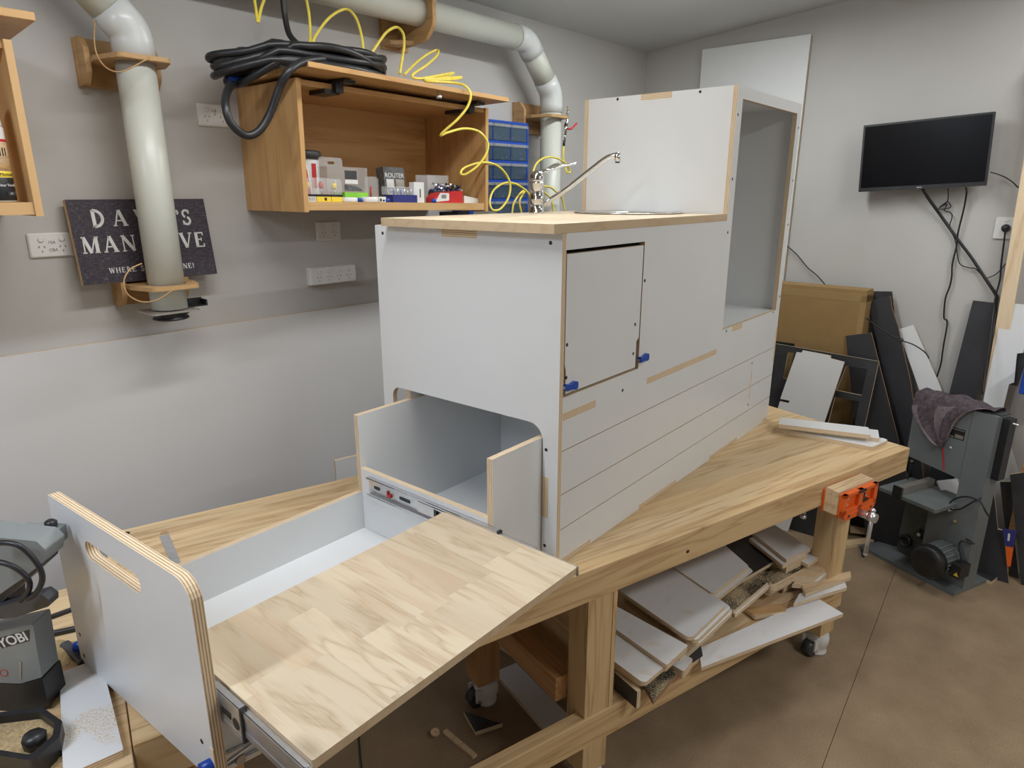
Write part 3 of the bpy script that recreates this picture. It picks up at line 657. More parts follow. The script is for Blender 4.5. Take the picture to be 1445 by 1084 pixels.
pipe_bracket('light wooden bracket under the dark sign around the lower pipe end', u1, U(228, 404, OF1)[1], OF1, dip=.0)
gt = thing('blast_gate', 'black blast gate at the bottom end of the vertical dust pipe', 'blast gate', wp(u1, zb - .03, OF1))
GF = frame(wp(u1, zb - .004, OF1), UW, -NW)
MB(GF).prism(rrect(-.085, -.07, .075, .07, .012), -.006, 0, 0).build('gate_plate', 'alu', gt)
MB(GF).box(.05, -.018, .0005, .125, .03, .004).box(.118, -.02, .004, .124, .03, .022).box(.075, .024, .004, .124, .03, .026).build('slide_handle', 'bplast', gt)
MB(GF).lathe([(.056, -.012), (.06, -.014), (.06, -.02), (.054, -.022), (.054, -.03), (.058, -.032), (.058, -.037), (.05, -.04)], (0, 0, -.0005 + .006), (0, 0, 1), 0, 32).build('spigot', 'bplast', gt)
tag(MB().tube(spline([wl(134, 26, .17), wl(133, 55, .2), wl(136, 75, .245), wl(146, 92, .27), wl(162, 101, .28), wl(180, 98, .28), wl(211, 81.5, .272)], 6), .0022, 0, 8).build('earth_wire', M['bracket']), 'thin tan wire looping under the upper bracket of the vertical pipe', 'wire')
tag(MB().tube(spline([wl(200, 372, .235), wl(184, 380, .245), wl(175, 396, .26), wl(180, 415, .27), wl(200, 426, .275), wl(222, 423, .275), wl(243, 410, .262)], 6), .0022, 0, 8).build('earth_wire', M['bracket']), 'thin tan wire looping around the lower end of the vertical pipe', 'wire')

u2, z2b = U(777, 240, OF2); _, zE2 = U(778, 143, OF2); uE1, zE1 = U(737, 52, OF2); u2 -= .004
p2_ = thing('dust_pipe', 'white dust pipe along the ceiling turning down behind the blue drawers', 'pipe', wp(u2, HB + .5, OF2))
MB().cyl(wp(u2, HB + .2, OF2), wp(u2, zE2, OF2), PR, 0, 40).build('pipe', 'pvc', p2_)
ang = math.atan2(u2 - uE1 - .02, zE1 - zE2 - .04)
e1 = []
for k in range(-2, 9):
    a = ang * min(max(k, 0), 6) / 6; e1.append((u2 - .1 * (1 - cos(a)), zE2 + .1 * sin(a)))
e1[0] = (u2, zE2 - .06); e1[1] = (u2, zE2 - .02); ex, ez = e1[8]; e1 = e1[:9]; e1.append((ex - sin(ang) * .05, ez + cos(ang) * .05))
MB().tube([wp(a, b, OF2) for a, b in e1], PR + .0035, 0, 40).build('elbow', 'pvcg', p2_)
ln = ((uE1 - ex) ** 2 + (zE1 - ez) ** 2) ** .5 - .07
fx, fz = ex - sin(ang) * ln, ez + cos(ang) * ln
MB().cyl(wp(ex - sin(ang) * .04, ez + cos(ang) * .04, OF2), wp(fx, fz, OF2), PR, 0, 40).build('pipe', 'pvc', p2_)
e2 = [(fx + sin(ang) * .04, fz - cos(ang) * .04)]
for k in range(0, 7):
    a = ang + (pi / 2 - ang) * k / 6; e2.append((fx - .1 * (cos(ang) - cos(a)), fz + .1 * (sin(a) - sin(ang))))
hx, hz = e2[-1]; e2.append((hx - .045, hz))
MB().tube([wp(a, b, OF2) for a, b in e2], PR + .0035, 0, 40).build('elbow', 'pvcg', p2_)
MB().cyl(wp(hx - .04, hz, OF2), wp(hx - 2.1, hz, OF2), PR, 0, 40).build('pipe', 'pvc', p2_)
pipe_bracket('light wooden bracket behind the blue drawers holding the vertical pipe', u2 - .02, U(770, 165, OF2)[1], OF2, .125, .24)
ub_, zb_ = U(590, 35, OF2)
hk = thing('pipe_bracket', 'wooden hook bracket holding up the ceiling pipe above the wall cabinet', 'bracket', wp(ub_, hz, .02), 'wooden pipe brackets')
MB(WFm(ub_, hz)).box(-.085, -.135, 0, .06, .05, .02).build('back_board', 'bracket', hk)
HFm = frame(wp(ub_ + .012, hz, 0), NW, Z3)
MB(HFm).prism(rpoly([(.0205, -.13), (OF2 + .04, -.115), (OF2 + .092, -.06), (OF2 + .092, .07), (.0205, .07)], [.0, .04, .05, .02, 0], 5), -.01, .01, 0, 0, [circle(OF2, 0, PR + .0035, 36)]).build('hook', 'bracket', hk)
MB(WFm(ub_, hz)).prism(rpoly([(-.083, 0.0205), (-.012, .0205), (-.012, .10), (-.083, .06)], 0), -.128, -.112).build('gusset', 'bracket', hk) if False else MB(frame(wp(ub_, hz - .125, 0), UW, -NW)).prism([(-.083, -.0205), (-.083, -.07), (.0, -.13), (.002, -.0205)], 0, .016).build('gusset', 'bracket', hk)

# air valve on the wall end of the ring plate
av = thing('air_valve', 'small chrome ball valve with red lever beside the right vertical pipe', 'valve', wl(799, 180, .2))
vo = .22
MB().cyl(wl(801, 150, vo), wl(801, 158, vo), .004, 1, 10).tube(spline([wl(801, 157, vo), wl(801, 168, vo), wl(799, 175, vo)], 5), .0065, 0, 12).cyl(wl(799, 174, vo), wl(797, 190, vo), .011, 0, 12).cyl(wl(797, 189, vo), wl(796.5, 198, vo), .008, 0, 12).cyl(wl(796.5, 197, vo), wl(795.5, 206, vo), .007, 2, 12).build('valve_body', ['chrome', 'brass', 'bplast'], av)
MB().tube([wl(801, 182, vo + .01), wl(806, 182, vo + .02), wl(814, 174, vo + .03)], [.005, .006, .005], 0, 8).build('lever', 'red', av)

# ---- open wall cabinet
roll = -.017
CFm = WF @ Matrix.Translation(((wl(347, 293, 0) - CORNER).dot(UW) + .004, HB + 1.006, 0)) @ Matrix.Rotation(roll, 4, 'Z')
DW, CH, CWD = .408, .442, .955
wc = thing('wall_cabinet', 'open beech wall cabinet full of router bits with its flap resting on top', 'cabinet', CFm.translation)
PTB = .018
for x in (0, CWD - PTB): MB(frame(CFm @ Vector((x, 0, 0)), CFm.to_3x3() @ Vector((0, 1, 0)), CFm.to_3x3() @ Vector((0, 0, 1)))).box(0, .0005, .0, CH, DW, PTB).build('side_panel', 'beech', wc)
MB(CFm).box(PTB, .006, .0005, CWD - PTB, .036, DW - .006).build('shelf', 'beechl', wc)
MB(CFm).box(PTB, CH - .02, .0005, CWD - PTB, CH - .001, DW - .012).build('top_panel', 'beech', wc)
MB(CFm).box(PTB, .036, .0005, CWD - PTB, CH - .02, .006).build('back_panel', 'beech', wc)
LFm = CFm @ Matrix.Translation((-.02, CH + .012, .03)) @ Matrix.Rotation(-.012, 4, 'X')
ld = MB(LFm).rbox(0, 0, 0, .985, .0175, .49, .002).build('flap', 'beech', wc)
for px in (475, 662):
    x = (CFm.inverted() @ wl(px, 118, DW)).x
    MB(CFm).box(x - .05, CH - .035, DW - .10, x + .012, CH - .0205, DW - .002).box(x - .012, CH - .03, DW - .02, x + .02, CH + .010, DW + .012).box(x - .005, CH + .001, DW - .09, x + .045, CH + .0112, DW + .05).build('lift_hinge', 'bplast', wc)
MB(LFm @ T(.60, -.0005, .462)).lathe([(.006, 0), (.006, -.012), (.011, -.016), (.012, -.022), (.009, -.027)], (0, 0, 0), (0, 1, 0), 0, 16).build('knob', 'steel', ld)
# ---- things in the cabinet
def cab_at(px, off):
    """local u on the shelf for a pixel column at a depth into the room"""
    P = wl(px, 281, off); return (CFm.inverted() @ P).x
SH = .0362
def cbox(m, x0, x1, y0, y1, z0, z1, mi=0): m.box(x0, y0, z0, x1, y1, z1, mi); return m
def blister(label, px0, px1, off, h, base, basemat, body=None, kind='bit_pack', cat='router bit pack'):
    x0, x1 = cab_at(px0, off), cab_at(px1, off) - .001; F = CFm @ T((x0 + x1) / 2, SH, off - .03); w2 = (x1 - x0) / 2
    t = thing(kind, label, cat, F.translation, 'router bit packs in the wall cabinet')
    MB(F).box(-w2, 0, -.015, w2, base, .015).build('base', basemat, t)
    MB(F).box(-w2, base, -.015, w2, base + .008, .015).build('black_band', 'bplast', t)
    MB(F).prism(rrect(-w2, base + .0085, w2, h, [0, 0, .01, .01]), -.014, .014).build('blister', 'clear', t)
    if body:
        MB(F).cyl((0, base + .0086, 0), (0, h * .6, 0), .003, 0, 10).lathe([(.006, h * .55), (.009, h * .6), (.009, h * .78), (.005, h * .82)], (0, 0, 0), (0, 1, 0), 1, 14).cyl((0, h * .82, 0), (0, h * .92, 0), .004, 0, 10).build('router_bit', ['steel', body], t)
    return t, F, w2
t, F, w2 = blister('white-labelled bit pack at the left end of the cabinet shelf', 432, 450, .385, .085, .018, 'paper', 'yellowp')
for k in range(7): MB(F).box(-w2 * .2 + k * w2 * .16, .003, .0151, -w2 * .2 + k * w2 * .16 + .0012, .016, .0155).build('barcode_bar', 'bplast', t)
t, F, w2 = blister('yellow bit pack holding a red router bit, second along the shelf', 450.5, 471, .385, .085, .018, 'yellowp', 'red')
MB(F).box(.002, .004, .0151, .012, .015, .0156).build('print', 'bplast', t)
t, F, w2 = blister('yellow bit pack holding a thin yellow bit, third along the shelf', 471.5, 487, .385, .083, .018, 'yellowp', 'yellowp')
def single(name, label, cat, m, mats, group='clutter in the wall cabinet'):
    return tag(m.build(name, mats), label, cat, group)
x = cab_at(441, .22); F = CFm @ T(x, SH, .2)
j = single('jar', 'tall printed tub with a wide black lid in the cabinet corner', 'tub', MB(F).lathe([(.042, 0), (.044, .004), (.044, .155), (.04, .158)], (0, 0, 0), (0, 1, 0), 0, 28), ['paper'])
MB(F).lathe([(.046, .1585), (.053, .16), (.054, .178), (.05, .186), (.03, .19)], (0, 0, 0), (0, 1, 0), 0, 28).build('lid', 'dplast', j)
for a in range(6): MB(F @ Matrix.Rotation(a * 1.05, 4, 'Y')).box(-.01, .05, .0425, .008, .14, .0452).build('label_print', 'print' if a % 2 else 'red', j)
x0 = cab_at(428, .31); F = CFm @ T(x0, SH, .29)
t = thing('blade_pack', 'red and white blade pack leaning behind the left bit packs', 'blade pack', F.translation, 'clutter in the wall cabinet')
MB(F).prism(rpoly([(.004, 0), (.05, 0), (.036, .13), (.008, .145)], .006, 3), -.008, .008).build('card', 'paper', t)
MB(F).prism(rpoly([(.008, .02), (.044, .01), (.03, .115), (.01, .125)], .006, 3), .0081, .010).build('red_print', 'red', t)
x0, x1 = cab_at(466, .33), cab_at(522, .33); F = CFm @ T(x0, SH, .26); W_ = x1 - x0
t = thing('tool_pack', 'clear hanging box with a bright green base in the wall cabinet', 'tool pack', F.translation, 'clutter in the wall cabinet')
MB(F).box(W_ * .4, 0, .0, W_, .036, .06).build('green_base', 'green', t)
MB(F).prism(rrect(0, .0365, W_, .13, .003), 0, .06).build('clear_box', 'clear', t)
MB(F).prism(rrect(W_ * .02, .1305, W_ * .6, .165, [0, 0, .012, .012]), .0, .002, 0, 0, [rrect(W_ * .24, .14, W_ * .4, .15, .003)]).build('hang_tab', 'clear', t)
MB(F).box(W_ * .42, .085, .061, W_ * .72, .117, .0615).build('dark_card', 'dplast', t)
MB(F).box(W_ * .42, .068, .061, W_ * .74, .083, .0618).build('white_card', 'paper', t)
MB(F).prism(rpoly([(W_ * .4, .042), (W_ * .9, .042), (W_ * .7, .06), (W_ * .4, .066)], .003), .0612, .0616).build('print', 'print', t)
x0, x1 = cab_at(524, .31), cab_at(540, .31); F = CFm @ T(x0, SH, .27)
single('bit_pack', 'small clear blister pack right of the green based box', 'router bit pack', MB(F).prism(rrect(0, 0, x1 - x0, .1, [0, 0, .015, .015]), 0, .016).cyl((.015, .02, .018), (.017, .06, .018), .003, 1), ['clear', 'red'], 'router bit packs in the wall cabinet')
for i, (a, b, hgt, mat, nm, lb) in enumerate([(487.5, 508, .017, 'wplast', 'tape_roll', 'flat white round case right of the yellow packs'), (516, 537, .02, 'wplast', 'bit_case', 'flat white round case in the middle of the shelf front'), (537.5, 547, .021, 'paper', 'small_box', 'tiny white printed box by the blue cap on the shelf')]):
    x0, x1 = cab_at(a, .385), cab_at(b, .385); F = CFm @ T((x0 + x1) / 2, SH, .36); r = (x1 - x0) / 2
    mm = MB(F)
    if i < 2: mm.lathe([(r * .98, 0), (r, .002), (r, hgt - .002), (r * .9, hgt)], (0, 0, 0), (0, 1, 0), 0, 26)
    else: mm.box(-r, 0, -.015, r, hgt, .015).box(-r * .8, .003, .0151, -r * .3, .014, .0154, 1).box(r * .0, .003, .0151, r * .6, .010, .0154, 1)
    single(nm, lb, 'small case', mm, [mat, 'bplast'])
for px, lb in ((511.5, 'bright blue cap between the two flat white cases'), (550, 'bright blue cap beside the navy bit case')):
    F = CFm @ T(cab_at(px, .388), SH, .372)
    single('cap', lb, 'cap', MB(F).lathe([(.0105, 0), (.0105, .012), (.008, .015)], (0, 0, 0), (0, 1, 0), 0, 18), 'blue')
x0, x1 = cab_at(556, .28), cab_at(585, .28); F = CFm @ T(x0, SH, .18) @ Matrix.Rotation(-.12, 4, 'X'); W_ = x1 - x0
t = thing('printed_box', 'grey printed ROUTER bit box standing behind the navy case', 'box', F.translation, 'clutter in the wall cabinet')
MB(F).box(0, 0, 0, W_, .14, .05).build('carton', 'print', t)
textmesh('print', 'ROUTER', W_ * .24, F @ T(W_ * .5, .105, .0505), 'paper', t, .0004)
for (a, b, c, d, mt_) in ((.1, .55, .45, .9, 'paper'), (.55, .55, .95, .9, 'alu'), (.08, .25, .95, .5, 'alu'), (.2, .3, .8, .42, 'bplast'), (.3, .12, .7, .2, 'blue')):
    MB(F).box(W_ * a, .1 * b, .0501, W_ * c, .1 * d, .0504).build('print', mt_, t)
x0, x1 = cab_at(553, .385), cab_at(590, .385); F = CFm @ T(x0, SH, .32); W_ = x1 - x0
t = thing('bit_case', 'navy bit case with a clear lid near the shelf centre', 'bit case', F.translation, 'clutter in the wall cabinet')
MB(F).box(W_ * .08, 0, 0, W_, .03, .06).build('tray', 'navy', t); MB(F).box(0, .0305, .002, W_ * .97, .062, .058).build('clear_lid', 'clear', t)
for k in range(6): MB(F).cyl((W_ * (.2 + .13 * k), .0305, .045), (W_ * (.2 + .13 * k), .05 + .006 * (k % 2), .045), .004, 0, 8).build('bit', 'blue' if k in (0, 2) else 'steel', t)
x0, x1 = cab_at(588, .385), cab_at(602, .385); F = CFm @ T(x0, SH, .34); W_ = x1 - x0
single('white_box', 'narrow upright white carton beside the navy bit case', 'box', MB(F).box(0, 0, 0, W_, .082, .03).box(W_ * .55, .02, .0301, W_ * .66, .055, .0304, 1), ['paper', 'dplast'])
x0, x1 = cab_at(604, .28), cab_at(633, .28); F = CFm @ T(x0, SH, .2); W_ = x1 - x0
single('clear_tub', 'clear open tub of loose hardware behind the red box', 'tub', MB(F).box(0, 0, 0, W_, .118, .002).box(0, 0, 0, .002, .118, .08).box(W_ - .002, 0, 0, W_, .118, .08).box(0, 0, 0, W_, .002, .08).box(0, .0, .078, W_, .118, .08), 'clear')
pt = MB(F)
for k in range(46):
    c = Vector((random.uniform(.0, W_ + .05), random.uniform(.045, .078), random.uniform(.085, .115))); d = Vector((random.uniform(-1, 1), random.uniform(-.5, 1), random.uniform(-1, 1))).normalized() * .012
    pt.cyl(c - d, c + d, .0042, random.choice((0, 0, 1, 2, 3)), 8)
pt.box(.0, 0, .083, W_ + .05, .05, .118, 2)
single('fittings', 'heap of black and silver fittings behind the red box', 'fittings', pt, ['steel', 'bplast', 'dplast', 'navy'])['kind'] = 'stuff'
x0, x1 = cab_at(612, .385), cab_at(653, .385); F = CFm @ T(x0, SH, .33); W_ = x1 - x0
t = thing('red_box', 'red carton with a white label lying at the shelf edge', 'box', F.translation, 'clutter in the wall cabinet')
MB(F).prism(rpoly([(W_ * .03, 0), (W_, 0), (W_, .052), (W_ * .55, .046), (W_ * .2, .04), (W_ * .03, .02)], .003), 0, .055).build('carton', 'red', t)
MB(F).prism(rpoly([(W_ * .05, .003), (W_ * .52, .01), (W_ * .52, .04), (W_ * .22, .041)], .004), .0552, .0558).build('label', 'paper', t)
MB(F).box(W_ * .26, .018, .0560, W_ * .42, .034, .0563).build('print', 'alu', t)
single('cap', 'bright blue cap at the left corner of the red box', 'cap', MB(CFm @ T(x0 - .006, SH, .392)).lathe([(.011, 0), (.011, .012), (.008, .016)], (0, 0, 0), (0, 1, 0), 0, 18), 'blue')
x0, x1 = cab_at(655, .36), cab_at(676, .36); F = CFm @ T(x0, SH, .30)
single('folded_paper', 'crumpled printed leaflet at the right end of the shelf', 'leaflet', MB(F).prism([(0, 0), (x1 - x0, 0), (x1 - x0 - .01, .02), (.0, .032)], 0, .06), 'paper')

# ---- black hose coiled on the flap, yellow air hose, blue drawers
LZ = (LFm @ Vector((.4, .0175, .3))).z
cu, _ = U(436, 90, .33)
hm = MB()
for k in range(8):
    ru, ro = .325 - .022 * (k % 3), .20 - .016 * (k % 4); ph = k * 1.9; zz = LZ + .0135 + .013 * (k // 2) + (.005 if k % 2 else 0)
    pts = []
    for i in range(64):
        a = 2 * pi * i / 64; ca, sa_ = cos(a), sin(a)
        droop = -.075 * max(0, -ca - .62) / .38 * (1.0 if k % 3 else .6)          # hangs over the left edge of the flap
        lump = .010 * (1 + sin(2 * a + ph)) * (k > 1) + .014 * max(0, sin(3 * a + ph)) * (k > 4)
        pts.append(wp(cu + .02 + .02 * (k % 3 - 1) + (ru + .014 * sin(3 * a + ph)) * ca, zz + lump + droop, .285 + .014 * (k % 2) + (ro + .012 * sin(2 * a + ph)) * sa_))
    hm.tube(pts, .0125, 0, 10, True)
hm.tube(spline([wl(333, 118, .30), wl(322, 126, .38), wl(318, 148, .44), wl(326, 174, .455), wl(347, 191, .46), wl(366, 184, .47), wl(382, 158, .48), wl(394, 125, .505), wl(408, 100, .535), wl(432, 86, .50), wl(470, 82, .45)], 8), .0125, 0, 12)
hm.tube(spline([wl(399, -8, .2), wl(402, 22, .2), wl(408, 48, .22), wl(420, 62, .25)], 8), .0105, 0, 12)
ho = hm.build('rubber_hose', 'rubber'); tag(ho, 'thick black hose coiled on top of the wall cabinet flap', 'hose')
MB().cyl(wl(326, 115, .31), wl(338, 115, .30), .016, 0, 14).cyl(wl(338, 115, .30), wl(345, 115, .29), .010, 1, 12).build('connector', ['blue', 'steel'], ho, 'blue hose connector')
def pt_hose(lst): return spline([wl(a, b, c) for a, b, c in lst], 10)
ym = MB(); YR_ = .0052
for lst in ([(357, -12, .2), (361, 12, .24), (364, 31, .26), (369, 10, .24), (378, -14, .2)],
            [(430, -12, .22), (436, 20, .26), (438, 50, .30), (437, 66, .32)],
            [(440, 64, .34), (447, 48, .32), (466, 24, .28), (488, 13, .26), (502, 25, .3), (510, 50, .34), (513, 74, .36)],
            [(520, 82, .38), (533, 62, .36), (546, 45, .32), (560, 38.5, .30), (569, 48, .33), (570, 66, .38), (566, 92, .42), (564, 104, .44)],
            [(570, 106, .42), (588, 88, .36), (606, 75, .32), (618, 71, .32), (616, 79, .36), (602, 92, .4), (582, 106, .44), (592, 111, .45), (622, 106, .42), (640, 103, .38), (630, 107, .4), (598, 112, .45), (630, 110, .42), (651, 109, .38), (640, 112, .41), (600, 114, .46), (640, 117, .49), (656, 121, .525), (664, 133, .545), (660, 150, .545), (646, 168, .53), (628, 184, .5), (622, 191, .48), (632, 187, .46), (655, 181.5, .45), (676, 186, .46), (688, 201, .47), (686, 217, .47), (674, 234, .46), (657, 246, .44), (650, 244, .42), (657, 236, .41), (680, 229.5, .41), (700, 233, .41), (714, 246, .41), (720, 262, .41), (717, 280, .41), (706, 295, .40), (695, 296, .39), (691, 284, .37), (697, 268, .35), (712, 258.5, .33), (727, 259.5, .33), (742, 269, .33), (750, 280, .33)],
            [(722.5, 301, .30), (725, 287, .30), (734, 273, .30), (742, 268, .3), (738, 274, .31), (733, 285, .31), (736, 301, .31)],
            [(752, 262, .28), (752, 245, .28), (757, 231, .27), (768, 223, .26), (781, 222, .25), (795, 228, .24), (803, 237, .23), (804.5, 243, .23), (800, 243, .23), (796.5, 234, .22), (795, 222, .22), (795.5, 205, .22)],
            [(764, 263, .28), (776, 264, .28), (786, 272, .27), (793, 280, .26), (797, 297, .26)],
            [(766, 270, .28), (775, 278, .28), (780, 290, .28), (781, 303, .28)]):
    ym.tube(pt_hose(lst), YR_, 0, 10)
tag(ym.build('air_hose', 'yellow'), 'yellow coiled air hose trailing over the wall cabinet to the valve', 'air hose')

og_off = .16
oL, oT = U(684, 166, og_off); oR, _ = U(746, 170, og_off); _, oB = U(739, 303, og_off)
oL = oR - .42; OF_ = WFm(oL, oB - .02); OH = oT - oB + .016; OW = oR - oL
og = thing('parts_organiser', 'blue parts organiser with smoky small drawers on the left wall', 'organiser', OF_.translation)
m = MB(OF_); nr, nc = 5, 3
m.box(0, 0, .001, OW, .012, og_off).box(0, OH - .012, .001, OW, OH, og_off).box(0, 0, .001, .01, OH, og_off).box(OW - .012, 0, .001, OW, OH, og_off).box(0, 0, .001, OW, OH, .008)
ch, cw = (OH - .012) / nr, (OW - .014) / nc
for r in range(1, nr): m.box(.008, r * ch - .003, .004, OW - .008, r * ch + .010, og_off - .002)
for c in range(1, nc): m.box(.008 + c * cw - .0015, .008, .004, .008 + c * cw + .0015, OH - .008, og_off - .004)
m.build('case', 'blue', og)
for r in range(nr):
    for c in range(nc):
        F = OF_ @ T(.0095 + c * cw + .0025, r * ch + .0125, .03); w_, h_ = cw - .008, ch - .015
        d = MB(F); dz = og_off - .033
        d.box(0, 0, 0, w_, .0015, dz).box(0, 0, dz - .002, w_, h_ * .86, dz).box(0, 0, 0, .0015, h_ * .8, dz).box(w_ - .0015, 0, 0, w_, h_ * .8, dz)
        d.prism(rrect(0, h_ * .82, w_, h_, .003, 3), dz, dz + .010, 1)
        dd = d.build('drawer', ['clearb', 'clear'], og)
        if c >= 1:
            p = MB(F)
            for k in range(10):
                a = Vector((random.uniform(.012, w_ - .012), random.uniform(.004, .006 + h_ * random.uniform(.1, .4)), dz - .006 - random.random() * .012)); e = Vector((random.uniform(-1, 1), random.uniform(-.5, .5), 0)).normalized() * .008
                p.cyl(a - e, a + e, .0018, 0 if (r * 7 + c * 3 + k) % 5 else 1, 6)
            p.build('screws', ['steel' if (r + c) % 2 else 'brass', 'wplast'], dd)
u, z = U(657, 301, .3)
tb_ = thing('spirit_level', 'black tool bar with a blue joint showing under the wall cabinet', 'tool', wl(650, 301, .25))
bar = MB(); bar.box(-.12, -.012, 0, .06, .012, .02, 0).box(.055, -.014, 0, .085, .014, .022, 1).box(.085, -.009, 0, .26, .009, .018, 2)
bar.fr = WFm(*U(650, 302, .22), .2); bar.inv = bar.fr.inverted(); bar.build('bar', ['bplast', 'blue', 'alu'], tb_)

# ---- second wall cabinet at the left edge with the spray can
C2 = WF @ Matrix.Translation((U(62, 303, .40)[0] - 1.0, HB + 1.012, 0))
w2_ = thing('wall_cabinet', 'beech wall cabinet cut off by the left edge of the photo', 'cabinet', C2.translation)
for x in (0, .982): MB(frame(C2 @ Vector((x, 0, 0)), Z3, NW)).box(0, .0005, 0, .432, .40, .018).build('side_panel', 'beechl', w2_)
MB(C2).box(.0185, .004, .0005, .9815, .036, .394).build('shelf', 'beechl', w2_)
MB(C2).box(.0185, .412, .0005, .9815, .43, .388).build('top_panel', 'beech', w2_)
MB(C2).box(.0185, .0365, .0005, .9815, .4115, .006).build('back_panel', 'beech', w2_)
MB(C2 @ Matrix.Translation((0, .452, .02)) @ Matrix.Rotation(-.05, 4, 'X')).rbox(-.02, 0, 0, 1.045, .02, .44, .002).build('flap', 'beech', w2_)
su = (C2.inverted() @ wl(8, 283, .365)).x; SFc = C2 @ T(su - .006, .0364, .35)
can = tag(MB(SFc).lathe([(.033, 0), (.0345, .003), (.0345, .185), (.032, .19), (.026, .2)], (0, 0, 0), (0, 1, 0), 0, 36, mis=[0, 1, 1, 0]).build('spray_can', ['steel', 'paper']), 'spray can of clear varnish with white cap in the left cabinet', 'spray can')
MB(SFc).lathe([(.0335, .19), (.033, .192), (.030, .245), (.027, .25), (.01, .251)], (0, 0, 0), (0, 1, 0), 0, 30).build('cap', 'wplast', can)
for z0, z1, mt_ in ((.004, .062, 'bplast'), (.0625, .078, 'yellowp'), (.0785, .10, 'bracket'), (.1005, .15, 'plyface'), (.151, .158, 'red')):
    MB(SFc).lathe([(.0346, z0), (.0349, z0 + .0005), (.0349, z1 - .0005), (.0346, z1)], (0, 0, 0), (0, 1, 0), 0, 36).build('label_band', mt_, can)
def bend(o, R):
    for v in o.data.vertices: a = v.co.x / R; v.co.x, v.co.z = (R + v.co.z) * sin(a), (R + v.co.z) * cos(a)
def can_text(body, size, y, rot, mt_):
    o = textmesh('label_text', body, size, SFc @ Matrix.Rotation(rot, 4, 'Y') @ T(0, y, 0), mt_, can, .0003); bend(o, .0352); return o
can_text('Monocel', .011, .07, .55, 'bplast'); can_text('Clear Varnish', .0095, .043, .45, 'paper'); can_text('MATT', .0065, .022, .62, 'paper'); can_text('III', .03, .125, .5, 'bplast')
MB(SFc @ Matrix.Rotation(.62, 4, 'Y')).box(-.012, .0165, .0345, .012, .0275, .0351).build('label_patch', 'dplast', can)
MB(WFm(*U(133, 170, 0), 0)).box(-.0, 0, 0, .0001, .0001, .0001) if False else None

# ================================================================== BACK WALL
def lean(xb, zt, xt=2.87):
    """plane standing on the floor at x = xb and touching the wall side at height zt: returns point finder and frame maker"""
    n = Vector((zt, 0, -(xt - xb))).normalized() * -1; P = Vector((xb, 0, 0))
    return (lambda px, py: on_plane(px, py, P, n)), n
def lean_board(name, label, cat, pts, xb, zt, t=.016, mf='charcoal', ms='plyb', group=None, floor_ids=(), holes=(), xt=2.87, mb=None):
    """outline given on the leaning plane; points listed in floor_ids are run down their edge to the floor"""
    f, n = lean(xb, zt, xt); W = [f(*p) for p in pts]
    for i, j in floor_ids:                       # point i continues from point j to the floor
        d = W[i] - W[j]; W[i] = W[j] + d * ((.002 - W[j].z) / d.z)
    o = sum(W, Vector()) / len(W); o.z = 0; o = Vector((xb, o.y, 0)) + n * .0
    upv = Vector((0, 0, 1)); ux = upv.cross(n).normalized(); fr = frame(o, ux, n.cross(ux)); inv = fr.inverted()
    ol = [tuple((inv @ p).xy) for p in W]; hl = [[tuple((inv @ f(*p)).xy) for p in h] for h in holes]
    if sum(ol[i][0] * ol[(i + 1) % len(ol)][1] - ol[(i + 1) % len(ol)][0] * ol[i][1] for i in range(len(ol))) < 0: ol = ol[::-1]
    ob = board(name, ol, t, fr, mf, ms, holes=hl)
    if label: tag(ob, label, cat, group)
    return ob, fr, f
# big white sheet standing in the corner
S1, S2 = at_x(990, 68, 2.90), at_x(1145, 48, 2.90)
sh = MB(frame((2.905, S1.y, 0), UBK, Vector((.006, 0, 1)))).prism([(0, .002), (S1.y - S2.y, .002), (S1.y - S2.y, S2.z), (0, S2.z)], -.009, .009, 0, 1)
tag(sh.build('ply_sheet', ['white', 'ply']), 'tall white sheet leaning on the back wall behind the cabinet', 'sheet')
# television
tl_, tr_, bl_, br_ = at_x(1213, 178, 2.80), at_x(1400, 158, 2.80), at_x(1217, 270, 2.80), at_x(1397, 262, 2.80)
tw, th = ((tr_ - tl_).length + (br_ - bl_).length) / 2, ((tl_ - bl_).length + (tr_ - br_).length) / 2
tc = (tl_ + tr_ + bl_ + br_) / 4; TVF = frame(tc, tr_ - tl_, tl_ - bl_)
tv = thing('television', 'small black flat television on a wall bracket above the scrap boards', 'television', tc)
MB(TVF).prism(rrect(-tw / 2, -th / 2, tw / 2, th / 2, .004), -.022, 0, 0, 0, [rrect(-tw / 2 + .010, -th / 2 + .020, tw / 2 - .010, th / 2 - .010)]).build('bezel', 'bplast', tv)
MB(TVF).box(-tw / 2 + .010, -th / 2 + .020, -.02, tw / 2 - .010, th / 2 - .010, -.0015).build('screen', 'screen', tv)
MB(TVF).prism(rrect(-tw * .36, -th * .42, tw * .36, th * .36, .03), -.048, -.0225).build('rear_housing', 'bplast', tv)
MB(TVF).box(-.012, -th / 2 + .006, .0, .012, -th / 2 + .011, .0008).build('logo', 'alu', tv)
MB(TVF).box(-.05, -.05, -.055, .05, .05, -.0485).cyl((0, 0, -.055), (0, 0, -.085), .014, 0, 12).build('wall_bracket', 'bplast', tv)
